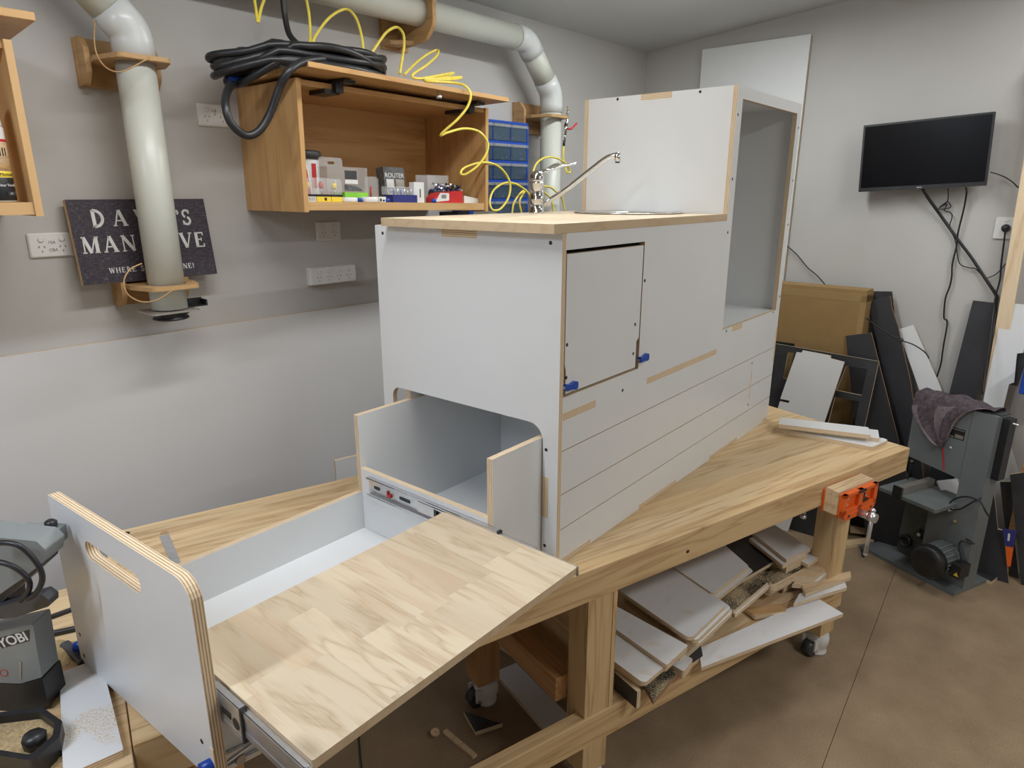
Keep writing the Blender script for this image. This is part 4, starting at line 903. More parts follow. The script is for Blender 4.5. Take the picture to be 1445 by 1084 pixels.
# power point with plug and cords
P = bk(1418, 320.5, .0); PF = backframe(P)
po = thing('power_outlet', 'single white power outlet with a black plug beside the television', 'power outlet', P)
MB(PF).prism(rrect(-.042, -.058, .042, .05, .006), 0, .010).build('plate', 'wplast', po)
MB(PF).box(-.012, .028, .0101, .012, .036, .013).build('switch', 'wplast', po)
def cord(name, label, pts, r=.004, cat='cable', n=8, mt_='rubber', off=.02):
    P_ = [bk(p[0], p[1], p[2] if len(p) > 2 else off) for p in pts]
    return tag(MB().tube(spline(P_, n), r, 0, 8).build(name, mt_), label, cat)
pl = cord('black_cable', 'black cord with round plug running down from the single outlet', [(1419, 323, .035), (1417, 340, .03), (1413, 372, .02), (1411, 395, .02), (1405, 418, .03), (1402, 440, .10), (1397, 480, .16), (1391, 520, .2), (1387, 556, .25)], .0042)
MB(backframe(bk(1419.5, 322, .0105))).lathe([(.019, 0), (.0205, .004), (.018, .018), (.013, .026), (.004, .028)], (0, 0, 0), (0, 0, 1), 0, 22).build('plug', 'bplast', pl)
cord('cable_trunk', 'thick black cable running diagonally down from under the television', [(1302, 267, .09), (1310, 280, .06), (1330, 308, .02), (1350, 336, .02), (1371, 364, .02), (1390, 393, .02), (1405, 416, .025), (1407, 424, .03), (1404, 445, .09), (1400, 475, .14)], .0075)
cord('thin_cable', 'thin black cable with a tied bundle hanging under the television', [(1338, 266, .09), (1337, 284, .03), (1326, 292), (1337, 285), (1341, 293), (1325, 295), (1336, 288), (1333, 297), (1341, 300), (1343.5, 306), (1340, 321), (1346, 334), (1349, 344), (1351, 360), (1355, 373), (1368, 378), (1376, 379), (1384, 386), (1391, 392)], .0028)
cord('black_cable', 'black television cord hanging straight down from under the screen', [(1363, 265, .09), (1364, 272, .05), (1360, 295, .03), (1352, 328, .025), (1350, 346), (1344, 372), (1343, 390), (1340, 405), (1334, 422), (1332, 448), (1336, 452), (1336, 462), (1331, 490), (1328, 512), (1322, 532)], .0045)
cord('thin_cable', 'short thin cable running from the diagonal cable behind the post', [(1393, 392.5), (1402, 389), (1410, 383), (1419, 372)], .0026)
cord('thin_cable', 'thin cable leaving the right side of the television to the post', [(1398, 243, .1), (1408, 246, .05), (1420, 251), (1430, 258), (1436, 264), (1446, 266)], .0028)
cord('black_cable', 'thin black cord sagging from the white cabinet over the carton', [(1108, 343, .03), (1113, 349, .03), (1125, 360, .03), (1140, 378, .03), (1152, 388, .04), (1167, 405, .1), (1180, 420, .16), (1195, 432, .18), (1218, 446, .18), (1240, 462, .2), (1262, 476, .22), (1270, 477, .22), (1274, 480, .22), (1270, 483, .22), (1267, 480, .22), (1276, 482, .22), (1290, 487, .22), (1305, 497, .22), (1311, 506, .22)], .0034)
# leaning pine post
pf, pn = lean(2.82, 2.6, 2.83)
a, b = pf(1411, 430), pf(1443, 240); dd = (b - a).normalized(); b2 = a + dd * 1.2; a2 = a - dd * (a.z - .003) / dd.z
post = MB(frame(a2, dd, Vector((0, -1, 0)).cross(dd).cross(dd) * -1)) if False else MB(frame(a2, dd, Vector((0, -1, 0))))
post.box(0, 0, -.04, (b2 - a2).length, .062, 0)
tag(post.build('timber_post', M['plyface'] if False else wood('pale_pine', (0.78, 0.62, 0.42), (0.60, 0.42, 0.24), 10, 60, .6)), 'pale pine post leaning on the back wall right of the television', 'timber')
# cardboard carton
cx = 2.70; ct, cr = at_x(1103, 402, cx), at_x(1226, 409, cx); ch_ = (ct.z + cr.z) / 2
CBF = frame((cx, .45, 0.001), UBK, Z3); cwid = .45 - cr.y
cb = thing('carton', 'tall flat brown carton standing behind the scrap boards', 'carton', (cx + .07, .2, 0))
MB(CBF).box(0, 0, -.14, cwid, ch_ * .985, 0).box(.004, ch_ * .985, -.136, cwid - .004, ch_, -.004).build('carton_body', 'carton', cb)
MB(CBF).box(0, ch_ * .955, -.1405, cwid, ch_ * .9853, .0006).box(cwid - .03, .02, .0001, cwid + .0006, ch_ * .98, .0006).build('packing_tape', 'tape', cb)
textmesh('printing', 'WO', .10, CBF @ T((.45 - at_x(1096, 515, cx).y), at_x(1096, 515, cx).z, .0008, -pi / 2), 'bplast', cb)
MB(CBF).box(.45 - at_x(1092, 480, cx).y, at_x(1092, 488, cx).z, .0007, .45 - at_x(1122, 485, cx).y, at_x(1092, 481, cx).z, .0012).build('printing', 'bplast', cb)
# scrap boards leaning on the back wall
G1 = 'scrap boards leaning on the back wall'
lean_board('scrap_board', 'tallest black plank right beside the brown carton, edge on the wall', 'board', [(1226, 411), (1258.5, 411.5), (1262, 440), (1285, 640), (1240, 640)], 2.79, ch_ + .01, xt=2.85, group=G1, floor_ids=((3, 2), (4, 0)), mf='black')
lean_board('scrap_board', 'long black plank leaning across the front of the tallest black plank', 'board', [(1225, 425), (1256, 418), (1259, 437), (1267, 460), (1285, 540), (1293, 600), (1262, 600)], 2.735, ch_ - .02, xt=2.80, group=G1, floor_ids=((5, 4), (6, 0)))
lean_board('scrap_board', 'short black board with a worn top edge below the brown carton', 'board', [(1193.5, 474), (1229, 469.5), (1232, 480), (1262, 600), (1206, 600)], 2.58, ch_ - .25, xt=2.675, group=G1, floor_ids=((3, 2), (4, 0)))
lean_board('scrap_board', 'white plank with two screw holes leaning right of the black planks', 'board', [(1267, 465), (1289, 458.5), (1327, 546), (1345, 600), (1315, 600)], 2.77, 1.25, xt=2.86, mf='white', ms='ply', group=G1, floor_ids=((3, 2), (4, 0)))
lean_board('scrap_board', 'charcoal plank behind the draped towel left of the pine post', 'board', [(1373, 424), (1407, 428), (1403, 455), (1400, 480), (1378, 560), (1342, 545)], 2.75, 1.36, xt=2.855, group=G1, floor_ids=((4, 3), (5, 0)))
lean_board('scrap_board', 'wide white notched board leaning at the right edge of the photo', 'board', [(1417, 427), (1455, 431), (1444, 498), (1435, 499), (1431, 540), (1424, 542), (1416, 575), (1386, 575)], 2.70, 1.36, xt=2.79, mf='white', ms='ply', group=G1, floor_ids=((6, 5), (7, 0)))
lean_board('scrap_board', 'black strip of board sticking out beside the wide white board', 'board', [(1436, 500), (1448, 470), (1452, 500), (1436, 545), (1426, 543)], 2.72, 1.3, xt=2.82, mf='black', group=G1)
fo, ffr, ff = lean_board('frame_panel', 'black slotted frame panel standing in front of the brown carton', 'board',
    [(1094, 485), (1112, 488), (1240, 510), (1216, 620), (1070, 590)], 2.44, ch_ - .15, xt=2.62, group=G1, floor_ids=((3, 2), (4, 0)), ms='ply', mf='black',
    holes=[[(1194, 516), (1224, 521), (1216, 558), (1180, 551)], [(1178, 560), (1213, 567), (1205, 605), (1168, 598)], [(1112, 497), (1120, 498), (1113, 535), (1105, 534)]])
lean_board('scrap_board', 'light white board with a stepped top in front of the black frame', 'board',
    [(1124, 497), (1131, 498), (1133, 494.5), (1172, 502), (1172, 506), (1191.5, 511), (1155, 620), (1087, 610), (1100.5, 566.5), (1113, 569), (1114, 565.5), (1101, 563)], 2.40, ch_ - .17, xt=2.575, mf='white', ms='ply', group=G1, floor_ids=((6, 5), (7, 8)))
lean_board('scrap_board', 'low black board under the frame panel near the bench end', 'board', [(1165, 575), (1240, 590), (1290, 560), (1290, 700), (1165, 700)], 2.74, .9, xt=2.80, mf='black', group=G1, floor_ids=((3, 2), (4, 0)))
lean_board('scrap_board', 'pointed white board showing between the bandsaw and black planks', 'board', [(1396, 590), (1418, 598), (1440, 676), (1444, 700), (1396, 700)], 2.72, 1.1, xt=2.82, mf='white', ms='ply', group=G1, floor_ids=((4, 0), (3, 2)))
lean_board('scrap_board', 'large black notched board close behind the bandsaw column', 'board', [(1396, 600), (1403, 700), (1408, 747), (1416, 749), (1422, 808), (1376, 800), (1372, 640)], 2.57, .95, xt=2.66, mf='charcoal', ms='ply', group=G1, floor_ids=((4, 3), (5, 6)))
lean_board('scrap_board', 'black plank with brown edge between the bandsaw and right frame edge', 'board', [(1411, 680), (1428, 680), (1430, 745), (1436, 800), (1424, 800)], 2.66, .85, xt=2.74, mf='black', ms='ply', group=G1, floor_ids=((3, 2), (4, 0)))
lean_board('scrap_board', 'nearest black plank with brown edge cut off at the right', 'board', [(1425, 670), (1462, 664), (1470, 800), (1440, 815)], 2.60, .9, xt=2.70, mf='black', ms='ply', group=G1, floor_ids=((2, 1), (3, 0)))
def flat(name, label, cat, px, z, t, mf='white', ms='ply', r=0.0, group=None, seg=5, holes=()):
    """board lying flat: top face through the given pixels at height z"""
    W = [at_z(a, b, z) for a, b in px]; o = sum(W, Vector()) / len(W); e = W[1] - W[0]
    fr = frame(o, e, Z3.cross(e)); inv = fr.inverted(); ol = [tuple((inv @ p).xy) for p in W]
    if sum(ol[i][0] * ol[(i + 1) % len(ol)][1] - ol[(i + 1) % len(ol)][0] * ol[i][1] for i in range(len(ol))) < 0:
        ol = ol[::-1]; r = r[::-1] if isinstance(r, (list, tuple)) else r
    return tag(board(name, rpoly(ol, r, seg), t, fr, mf, ms, holes=holes), label, cat, group)
G2 = 'offcuts on the floor'
flat('floor_offcut', 'rounded black offcut lying on the floor behind the bandsaw base', 'offcut', [(1374, 797), (1407, 806), (1412, 800), (1380, 778)], .038, .018, 'charcoal', r=[0, .02, .01, 0], group=G2)
flat('floor_offcut', 'lower black offcut under the rounded one behind the bandsaw', 'offcut', [(1371, 806), (1399, 821), (1408, 814), (1376, 796)], .0195, .0185, 'black', group=G2)
pk = MB(frame(at_x(1421, 800, 2.56), UBK, Z3)); P0_ = at_x(1421, 800, 2.56)
def pkxy(a, b): q = at_x(a, b, 2.56) - P0_; return (-q.y, q.z)
pko = thing('blade_packet', 'orange and navy blade packet tucked between the black boards', 'packet', P0_)
MB(pk.fr).prism([pkxy(*p) for p in [(1419, 771), (1430, 773), (1426, 800), (1421, 799)]], -.012, 0).build('orange_part', 'orange', pko)
MB(pk.fr).prism([pkxy(*p) for p in [(1414, 747), (1435, 750), (1430.2, 772.6), (1418.6, 770.6)]], -.012, 0).build('navy_part', 'navy', pko)
MB(pk.fr).prism([pkxy(*p) for p in [(1421.5, 763), (1424.5, 763.5), (1425.5, 753.5), (1422.5, 753)]], .0001, .0006).build('white_print', 'paper', pko)
bq = at_x(1437, 556, 2.60); bq2 = at_x(1437, 520, 2.60)
tag(MB(frame(bq, UBK, Z3)).rbox(0, 0, -.18, .2, (bq2 - bq).z, 0, .008).build('blue_crate', 'blue'), 'blue crate edge poking in at the right edge of the photo', 'crate')
MB(frame(bq + Vector((.09, -.1, 0)), UBK, Z3)).box(-.02, -bq.z + .002, -.02, .02, -.001, .02).build('crate_post', 'pineo', bpy.data.objects['blue_crate'])

# ================================================================== BANDSAW
A_ = at_z(1345, 842, 0); wv = Vector((cos(radians(66)), sin(radians(66)), 0))
SWF = frame(A_, -wv, Z3); SWn = SWF.to_3x3() @ Vector((0, 0, 1)); SWi = SWF.inverted()
def sw(px, py, d): p = SWi @ on_plane(px, py, A_ + SWn * d, SWn); return (p.x, p.y)
def swp(pxs, d): return [sw(a, b, d) for a, b in pxs]
bs = thing('bandsaw', 'dark grey bandsaw standing on the floor past the workbench end', 'bandsaw', A_ + Vector((.15, .25, 0)))
MB(SWF).box(-.53, 0, -.28, 0, .02, 0).build('base_plate', 'sawgrey', bs)
fz = -.075                                            # front face of the frame
c0 = sw(1361, 818, fz)[0]; cxl = c0 - .115
ztop = sw(1413, 590, fz)[1]
cb0 = sw(1358, 678, fz)[1]
MB(SWF).prism([(cxl, .0205), (c0, .0205), (c0, ztop), (cxl, ztop)], fz - .10, fz).build('column', 'sawgrey', bs)
hx0 = sw(1286, 600, fz)[0]; hb = sw(1281, 643, fz)[1]; hb2 = sw(1356, 677, fz)[1]
MB(SWF).prism(rpoly([(hx0, hb), (cxl - .0015, hb2), (cxl - .0015, ztop), (hx0 + .03, ztop), (hx0, ztop - .05)], [.01, 0, 0, .03, .03]), fz - .10, fz).build('upper_housing', 'sawgrey', bs)
MB(SWF).prism([(c0 + .0005, ztop - .32), (c0 + .035, ztop - .32), (c0 + .035, ztop - .01), (c0 + .0005, ztop - .01)], fz - .09, fz - .035).build('wheel_cover', 'bplast', bs)
MB(SWF).prism([(cxl + .04, ztop + .0005), (c0, ztop + .0005), (c0, ztop + .006), (cxl + .04, ztop + .006)], fz - .10, fz - .02).build('top_cap', 'dplast', bs)
lx0 = sw(1262, 740, fz)[0]; lz1 = sw(1323, 712, fz)[1]
MB(SWF).prism(rpoly([(lx0, .0205), (cxl - .12, .0205), (cxl - .12, lz1 - .0), (lx0 + .01, lz1)], [.03, 0, 0, .02]), fz - .11, fz - .055).build('lower_housing', plain('dark_green_enamel', (.075, .09, .08), .5, var=.12), bs)
MB(SWF).box(cxl - .1195, .0205, fz - .11, cxl - .0005, lz1 + .0, fz).build('lower_frame', 'sawgrey', bs)
# dust port, knob, plate
pc = sw(1278, 763, fz - .05)
MB(SWF).lathe([(.036, -.002), (.036, .02), (.033, .021), (.024, .02), (.022, .002), (.0, .001)], (pc[0], pc[1], fz - .054), (0, 0, 1), 0, 26, caps=False).build('dust_port', 'bplast', bs)
kc = sw(1301, 753, fz - .05)
kn = MB(SWF).box(kc[0] - .018, kc[1] - .018, fz - .0545, kc[0] + .018, kc[1] + .018, fz - .045, 0).cyl((kc[0], kc[1], fz - .045), (kc[0], kc[1], fz - .02), .009, 1, 16)
for a in range(4): kn.cyl((kc[0], kc[1], fz - .035), (kc[0] + .03 * cos(a * pi / 2 + .4), kc[1] + .03 * sin(a * pi / 2 + .4), fz - .035), .005, 0, 8)
kn.build('wheel_knob', ['dplast', 'steel'], bs)
yk = sw(1348, 736, fz); MB(SWF).lathe([(.008, 0), (.008, .008), (.005, .012)], (yk[0], yk[1], fz), (0, 0, 1), 0, 14).build('indicator', 'tape', bs)
pl_ = swp([(1337, 600), (1363, 607), (1361, 622), (1336, 615)], fz); px0, px1 = pl_[0][0], pl_[1][0]; pz0, pz1 = pl_[3][1], pl_[0][1]
np_ = MB(SWF).box(px0, pz0, fz + .0002, px1, pz1, fz + .0012).build('name_plate', 'bplast', bs)
MB(SWF).box(px0 + (px1 - px0) * .5, pz0 + (pz1 - pz0) * .08, fz + .0013, px0 + (px1 - px0) * .95, pz0 + (pz1 - pz0) * .42, fz + .0017).box(px0 + .003, pz0 + .004, fz + .0013, px0 + (px1 - px0) * .45, pz0 + .010, fz + .0017).box(px0 + (px1 - px0) * .3, pz1 - .009, fz + .0013, px1 - .004, pz1 - .005, fz + .0017).build('plate_print', 'alu', np_)
for q in ((1349, 594), (1341, 632)):
    c = sw(*q, fz); MB(SWF).sphere((c[0], c[1], fz), .008, 0, 10, (1, 1, .6)).build('cover_screw', 'steel', bs)
rl = swp([(1329.5, 632), (1331.5, 632), (1333, 664), (1331, 664)], fz)
MB(SWF).prism(rl, fz + .0001, fz + .0009).build('red_line', 'red', bs)
ck = sw(1410, 577, fz); MB(SWF).cyl((c0, ztop - .03, fz - .06), (c0 + .06, ztop - .03, fz - .06), .005, 0, 10).build('crank', 'steel', bs)
for q in ((1283, 590), (1278, 613)):
    c = sw(*q, fz - .05); MB(SWF).cyl((hx0 + .002, c[1], fz - .06), (hx0 - .022, c[1], fz - .06), .012, 0, 14).build('side_knob', 'dplast', bs)
# table, fence, guide
tz = lz1 + .045; tpx = [at_z(a, b, tz) for a, b in [(1236, 692), (1305, 714), (1346, 694), (1283, 662)]]
tq = [SWi @ p for p in tpx]
tx0, tx1 = cxl - .30, cxl + .01; td0, td1 = fz - .11, fz + .17
MB(frame(A_ + Vector((0, 0, tz)), -wv, -SWn)).prism(rpoly([(tx0, -td1), (tx1, -td1), (tx1, -td0), (tx0, -td0)], .012), -.018, 0).build('saw_table', 'castgrey', bs)
MB(SWF).prism([(tx0 + .09, lz1 + .0005), (tx1 - .09, lz1 + .0005), (tx1 - .07, tz - .0185), (tx0 + .07, tz - .0185)], fz - .10, fz - .06).build('trunnion', 'sawgrey', bs)
fq = [SWi @ at_z(a, b, tz + .04) for a, b in [(1276, 686), (1320, 659)]]
FNC = MB(SWF).box(fq[0].x - .018, tz + .0005, td0 + .01, fq[0].x + .018, tz + .04, td1 - .012).build('fence', 'alu', bs)
MB(SWF).box(fq[0].x - .024, tz - .02, td1 + .0005, fq[0].x + .022, tz + .046, td1 + .012).build('fence_clamp', 'bplast', bs)
gx = sw(1285, 655, fz - .05)[0]
MB(SWF).box(gx - .025, hb - .05, fz - .08, gx + .03, hb + .03, fz - .03).cyl((gx + .02, hb - .03, fz - .03), (gx + .02, hb - .03, fz - .02), .008, 1, 12).build('blade_guide', ['bplast', 'steel'], bs)
MB(SWF).box(gx - .004, tz + .0005, fz - .06, gx - .003, hb - .0505, fz - .048).build('blade', 'dplast', bs)
lst = swp([(1315, 680), (1350, 678), (1362, 712), (1322, 712)], fz)
# scrap of white board resting on the table is a thing of its own
mz = fz + .002
mc = sw(1304, 794, fz + .185)
mot = MB(SWF)
R_ = .083
mot.lathe([(.055, mz), (.068, mz + .002), (.072, mz + .01), (.072, mz + .125), (R_, mz + .126), (R_ + .001, mz + .165), (R_ - .004, mz + .177), (.05, mz + .182), (.02, mz + .1825)], (mc[0], mc[1], 0), (0, 0, 1), 0, 32, mis=[0, 0, 0, 1, 1, 1, 1, 1])
for k in range(20):
    a = 2 * pi * k / 20; mot.box(.07, -.003, mz + .012, .078, .0025, mz + .122, 0, Matrix.Translation((mc[0], mc[1], 0)) @ Matrix.Rotation(a, 4, 'Z'))
mot.build('motor', ['castgrey', 'bplast'], bs)
jb = MB(SWF @ T(mc[0] + .076, mc[1] - .055, 0)).box(0.002, 0, mz + .01, .05, .07, mz + .09).build('junction_box', 'bplast', bs)
MB(SWF @ T(mc[0] + .076, mc[1] - .055, 0)).prism([(.02, .012), (.045, .012), (.0325, .034)], mz + .0902, mz + .0906).build('warning_triangle', 'yellowp', jb)
mcx = mc[0] + .1
MB(SWF).tube(spline([(mcx, mc[1] + .026, mz + .05), (mcx - .005, mc[1] + .05, mz + .05), (mcx - .03, mc[1] + .10, mz + .04), (mcx - .02, mc[1] + .125, mz + .03), (mcx + .02, mc[1] + .125, mz + .015), (c0 - .03, mc[1] + .125, fz + .002)], 6), .005, 0, 8).build('motor_cable', 'rubber', bs)
cc = [sw(*q, fz + .03) for q in [(1391, 731), (1391, 722), (1383, 708), (1365, 701), (1348, 704), (1338, 713), (1342, 719), (1356, 718), (1372, 709), (1380, 704)]]
MB(SWF).tube(spline([(p[0], p[1], fz + (.002 if i in (0, 9) else .03)) for i, p in enumerate(cc)], 6), .0042, 0, 8).build('switch_cable', 'rubber', bs)
wq = [(1322, 682), (1349, 682), (1361, 712), (1339, 721)]
wa, wb = at_z(1321, 681, tz + .004), at_z(1350, 678, tz + .004); wc_, wd_ = at_z(1361, 717, lz1 + .004), at_z(1338, 722, lz1 + .004)
wn = (wb - wa).cross(wd_ - wa).normalized(); wn = wn if wn.z > 0 else -wn
tag(MB().hexa([wd_, wc_, wb, wa] + [p + wn * .012 for p in (wd_, wc_, wb, wa)]).build('sloping_offcut', 'white'), 'white offcut sloping from the bandsaw table onto its lower frame', 'offcut')
# towel draped over the top
tw_m = MB(SWF); NC = 22
rows = []
zt_ = ztop + .014
lx, rx = sw(1287, 572, fz)[0], sw(1402, 576, fz)[0]
for k, d in enumerate((-.125, -.12, -.11, -.07, -.035, -.008)):
    rows.append([(lx + (rx - lx) * c / NC * (1.0 - .12 * (k == 0)), (zt_ - .05 + .05 * min(1, k / 2)) + .007 * sin(c * 1.1 + k) + .006 * sin(c * .55 + 1) + .012 * max(0, sin(c / NC * pi)), fz + d) for c in range(NC + 1)])
fr_ = [((1286, 574), (1398, 577)), ((1289, 582), (1379, 577)), ((1294, 592), (1366, 581)), ((1300, 601), (1352, 592)), ((1308, 612), (1346, 602)), ((1316, 622), (1340, 612)), ((1322, 627), (1335, 624)), ((1327, 629.5), (1331, 629.5))]
for k, (l, r) in enumerate(fr_):
    a, b = sw(*l, fz + .008), sw(*r, fz + .008)
    rows.append([(a[0] + (b[0] - a[0]) * c / NC, a[1] + (b[1] - a[1]) * c / NC - .004 * sin(c / NC * pi) * k * .3, fz + .006 + (.011 + .003 * k) * (0.55 + .45 * sin(c / NC * 9 + k * .35)) * min(1, k / 2 + .4)) for c in range(NC + 1)])
vs = [[tw_m.bm.verts.new(p) for p in r] for r in rows]
for i in range(len(vs) - 1):
    for c in range(NC):
        edge = c < 2 or c >= NC - 2
        tw_m._f([vs[i][c], vs[i + 1][c], vs[i + 1][c + 1], vs[i][c + 1]], 1 if (i >= 6 and (edge or 8 <= c <= 12)) else 0, True)
to = tw_m.build('towel', ['towel', 'towell']); tag(to, 'dark brown towel draped over the top of the bandsaw', 'towel')
md = to.modifiers.new('thick', 'SOLIDIFY'); md.thickness = .005; md.offset = 1
md = to.modifiers.new('smooth', 'SUBSURF'); md.levels = 1; md.render_levels = 2
# floor pieces near the saw
flat('floor_offcut', 'small dark leaf-shaped offcut on the floor under the vise', 'offcut', [(1213, 772), (1225, 781), (1219, 788), (1216, 786)], .014, .0135, 'charcoal', group=G2)
flat('floor_offcut', 'pale batten on the floor behind the right bench leg', 'batten', [(1185, 762), (1253, 756), (1254, 763), (1185, 771)], .02, .0195, 'plyface', group=G2)
flat('floor_offcut', 'brown batten on the floor beside the bandsaw base', 'batten', [(1200, 742), (1256, 752), (1256, 756), (1200, 749)], .035, .0145, 'plyface', group=G2)

# ================================================================== THINGS ON AND UNDER THE WORKBENCH
G3 = 'offcuts on the right end of the workbench'
flat('bench_offcut', 'lowest rounded white offcut of the three on the bench end', 'offcut', [(1097, 605), (1231, 631), (1256, 620), (1120, 598)], HB + .0185, .018, r=[.004, .02, .02, .004], group=G3)
flat('bench_offcut', 'middle narrow white offcut of the three on the bench end', 'offcut', [(1099, 600.5), (1241, 619), (1239, 607), (1105, 590)], HB + .037, .018, r=.003, group=G3)
flat('bench_offcut', 'topmost narrow white offcut of the three on the bench end', 'offcut', [(1098.5, 598.5), (1228, 614), (1225.5, 603), (1102, 589)], HB + .0555, .018, r=[.003, .003, .008, .003], group=G3)
# steel rule by the drawer, holes
tag(flat('steel_rule', 'x', 'x', [(225, 757), (238, 753), (256, 796), (243, 800)], HB + .0022, .0018, 'steel', 'steel'), 'short grey steel rule lying on the bench behind the drawer front', 'ruler')
for px in ((232, 752, 'plyb'), (178, 753, 'bplast')):
    c = at_z(px[0], px[1], HB); MB(Matrix.Translation(c)).prism(circle(0, 0, .012, 18), .0002, .001).build('dog_hole', px[2], bt)
# scrap behind the bench
q = [at_y(a, b, 1.36) for a, b in [(473, 651), (500, 642)]]
tag(MB(frame(Vector((q[0].x, 1.36, .002)), (1, -.25, 0), Z3)).prism([(0, 0), (.26, 0), (.26, q[0].z), (0, q[0].z)], -.016, 0, 0, 1).build('scrap_board', ['white', 'ply']), 'white scrap standing between the workbench and the left wall', 'board')

# ---- vise
def fbv(px, py, v):
    P = on_plane(px, py, OB + VB * v, VB); return (P - OB).dot(UB), P.z
VF = frame(bench(0, 0, 0), UB, Z3)                     # local x = along bench, y = up, z = out of the bench front
vu0, vz1 = fbv(1193, 693, -.085); vu1, _ = fbv(1240, 676, -.085); _, vz0 = fbv(1195, 727, -.085)
pz = fbv(1172, 688, -.02)[1]
vs_ = thing('bench_vise', 'orange woodworking vise clamped on the front edge of the workbench', 'vise', bench((vu0 + vu1) / 2, -.04, vz1))
zb2, zt2 = vz0, pz
MB(VF).prism(rpoly([(vu0 - .004, zb2 - .006), (vu1 + .002, zb2 - .006), (vu1 + .002, zt2 - .01), (vu0 - .004, zt2 - .01)], .006), .001, .012).build('rear_jaw', 'orange', vs_)
MB(frame(bench(vu0 - .006, -.0125, zb2 + .002), UB, Z3)).box(0, 0, 0, vu1 - vu0 + .008, zt2 - zb2, .026).build('jaw_pad', 'plyface', vs_)
MB(frame(bench(vu0 - .006, -.039, zb2 + .002), UB, Z3)).box(0, 0, 0, vu1 - vu0 + .008, zt2 - zb2 - .002, .026).build('jaw_pad', 'plyface', vs_)
m = MB(VF); W2 = vu1 - vu0; zt3 = zt2 - .008; H_ = zt3 - zb2
m.prism(rrect(vu0, zb2, vu1, zt3, .006), .066, .074)
for (a, b, c, d) in ((0, 0, .10, 1), (.9, 0, 1, 1), (0, .86, 1, 1), (0, .0, 1, .26), (.44, 0, .56, 1)): m.box(vu0 + W2 * a, zb2 + H_ * b, .0741, vu0 + W2 * c, zb2 + H_ * d, .088)
m.prism(rpoly([(vu0 + W2 * .1, zb2 - .02), (vu0 + W2 * .9, zb2 - .02), (vu1, zb2 + .004), (vu0, zb2 + .004)], .008), .05, .09)
m.build('front_jaw', 'orange', vs_)
MB(VF).box(vu0 + W2 * .40, zt3 - .012, .0881, vu0 + W2 * .62, zt3 - .002, .091).box(vu0 + W2 * .60, zb2 + H_ * .36, .0745, vu0 + W2 * .65, zb2 + H_ * .72, .084).box(vu0 + W2 * .60, zb2 + H_ * .33, .0745, vu0 + W2 * .78, zb2 + H_ * .38, .086).build('quick_release', 'bplast', vs_)
for a, b in ((.2, .68), (.2, .38), (.75, .72), (.74, .5)): MB(VF).lathe([(.004, .0742), (.004, .077), (.002, .0785)], (vu0 + W2 * a, zb2 + H_ * b, 0), (0, 0, 1), 0, 10).build('screw', 'steel', vs_)
for a in (.18, .84): MB(VF).lathe([(.006, .09), (.006, .0915)], (vu0 + W2 * a, zb2 - .004, 0), (0, 0, 1), 0, 12).build('guide_rod_end', 'dplast', vs_)
ms_ = (vu0 + W2 * .5, zb2 - .008)
MB(VF).cyl((ms_[0], ms_[1], .0905), (ms_[0], ms_[1], .155), .0155, 0, 20).cyl((ms_[0], ms_[1], .128), (ms_[0], ms_[1], .156), .0185, 0, 20).build('screw_hub', 'steel', vs_)
MB(VF).cyl((ms_[0], ms_[1] + .028, .14), (ms_[0] - .004, ms_[1] - .155, .14), .008, 0, 14).sphere((ms_[0], ms_[1] + .028, .14), .0105, 0, 12).sphere((ms_[0] - .004, ms_[1] - .157, .14), .009, 0, 12).build('handle', 'steel', vs_)
# clamp screw hanging under the bench top
cl = at_y(1149, 722, -.30)
MB(frame(bench(.25, .06, HB - .17), UB, Z3)).cyl((0, 0, 0), (0, .055, 0), .008, 0, 12).cyl((0, -.012, 0), (0, 0, 0), .012, 0, 12).build('bolt', 'steel', bt)

# ---- stacks of offcuts on the lower shelf
G4 = 'ply offcuts stacked on the lower shelf'
SHZ = .3455
def stack(label, px, z, n=1, t=.016, mf='white', r=0.0, ms='ply', dx=((0, 0),), labels=None):
    for k in range(n):
        ox, oy = dx[k % len(dx)]
        flat('shelf_offcut', (labels[k] if labels else label), 'offcut', [(a + ox, b + oy) for a, b in px], z - k * (t + .0006), t, mf if not isinstance(mf, list) else mf[k], ms, r, G4)
RR = [0.0, .018, .018, 0.0]
bk0 = bench(-.738, 0, 0)
bkw = [on_plane(a, b, bk0, UB) for a, b in [(868, 905), (900.5, 936), (900, 990), (868, 955)]]
bkv = [(p - bk0).dot(VB) for p in bkw]
bz0 = .3457; bz1 = min(.412, (bkw[0].z + bkw[1].z) / 2)
tag(MB(frame(bench(-.738, (bkv[0] + bkv[3]) / 2, bz0), -VB, Z3)).prism(rrect(0, 0, (bkv[0] + bkv[3]) / 2 - (bkv[1] + bkv[2]) / 2, bz1 - bz0), -.016, 0, 0, 1).build('shelf_offcut', ['black', 'ply']), 'black board standing on edge at the left front of the shelf', 'offcut', G4)
print('BLACK', bkv, [p.z for p in bkw])
stack('', [(850, 862), (941, 938), (909, 965), (862, 930)], .447, 2, mf='whited', r=[0, .008, .018, .006], labels=['small dusty white offcut nearest to the middle bench leg', 'white offcut directly under the small dusty one by the leg'], dx=((0, 0), (-4, 1)))
flat('shelf_offcut', 'chipped black offcut poking out under the dusty white one', 'offcut', [(904, 958), (950, 945), (953, 953), (922, 989)], .366, .016, 'speck', 'plyb', 0, G4)
flat('shelf_offcut', 'thin white tongue of board under the chipped black offcut', 'offcut', [(905, 985), (914, 978), (918, 985), (908, 994)], .3490, .003, 'white', 'ply', 0, G4) if False else None
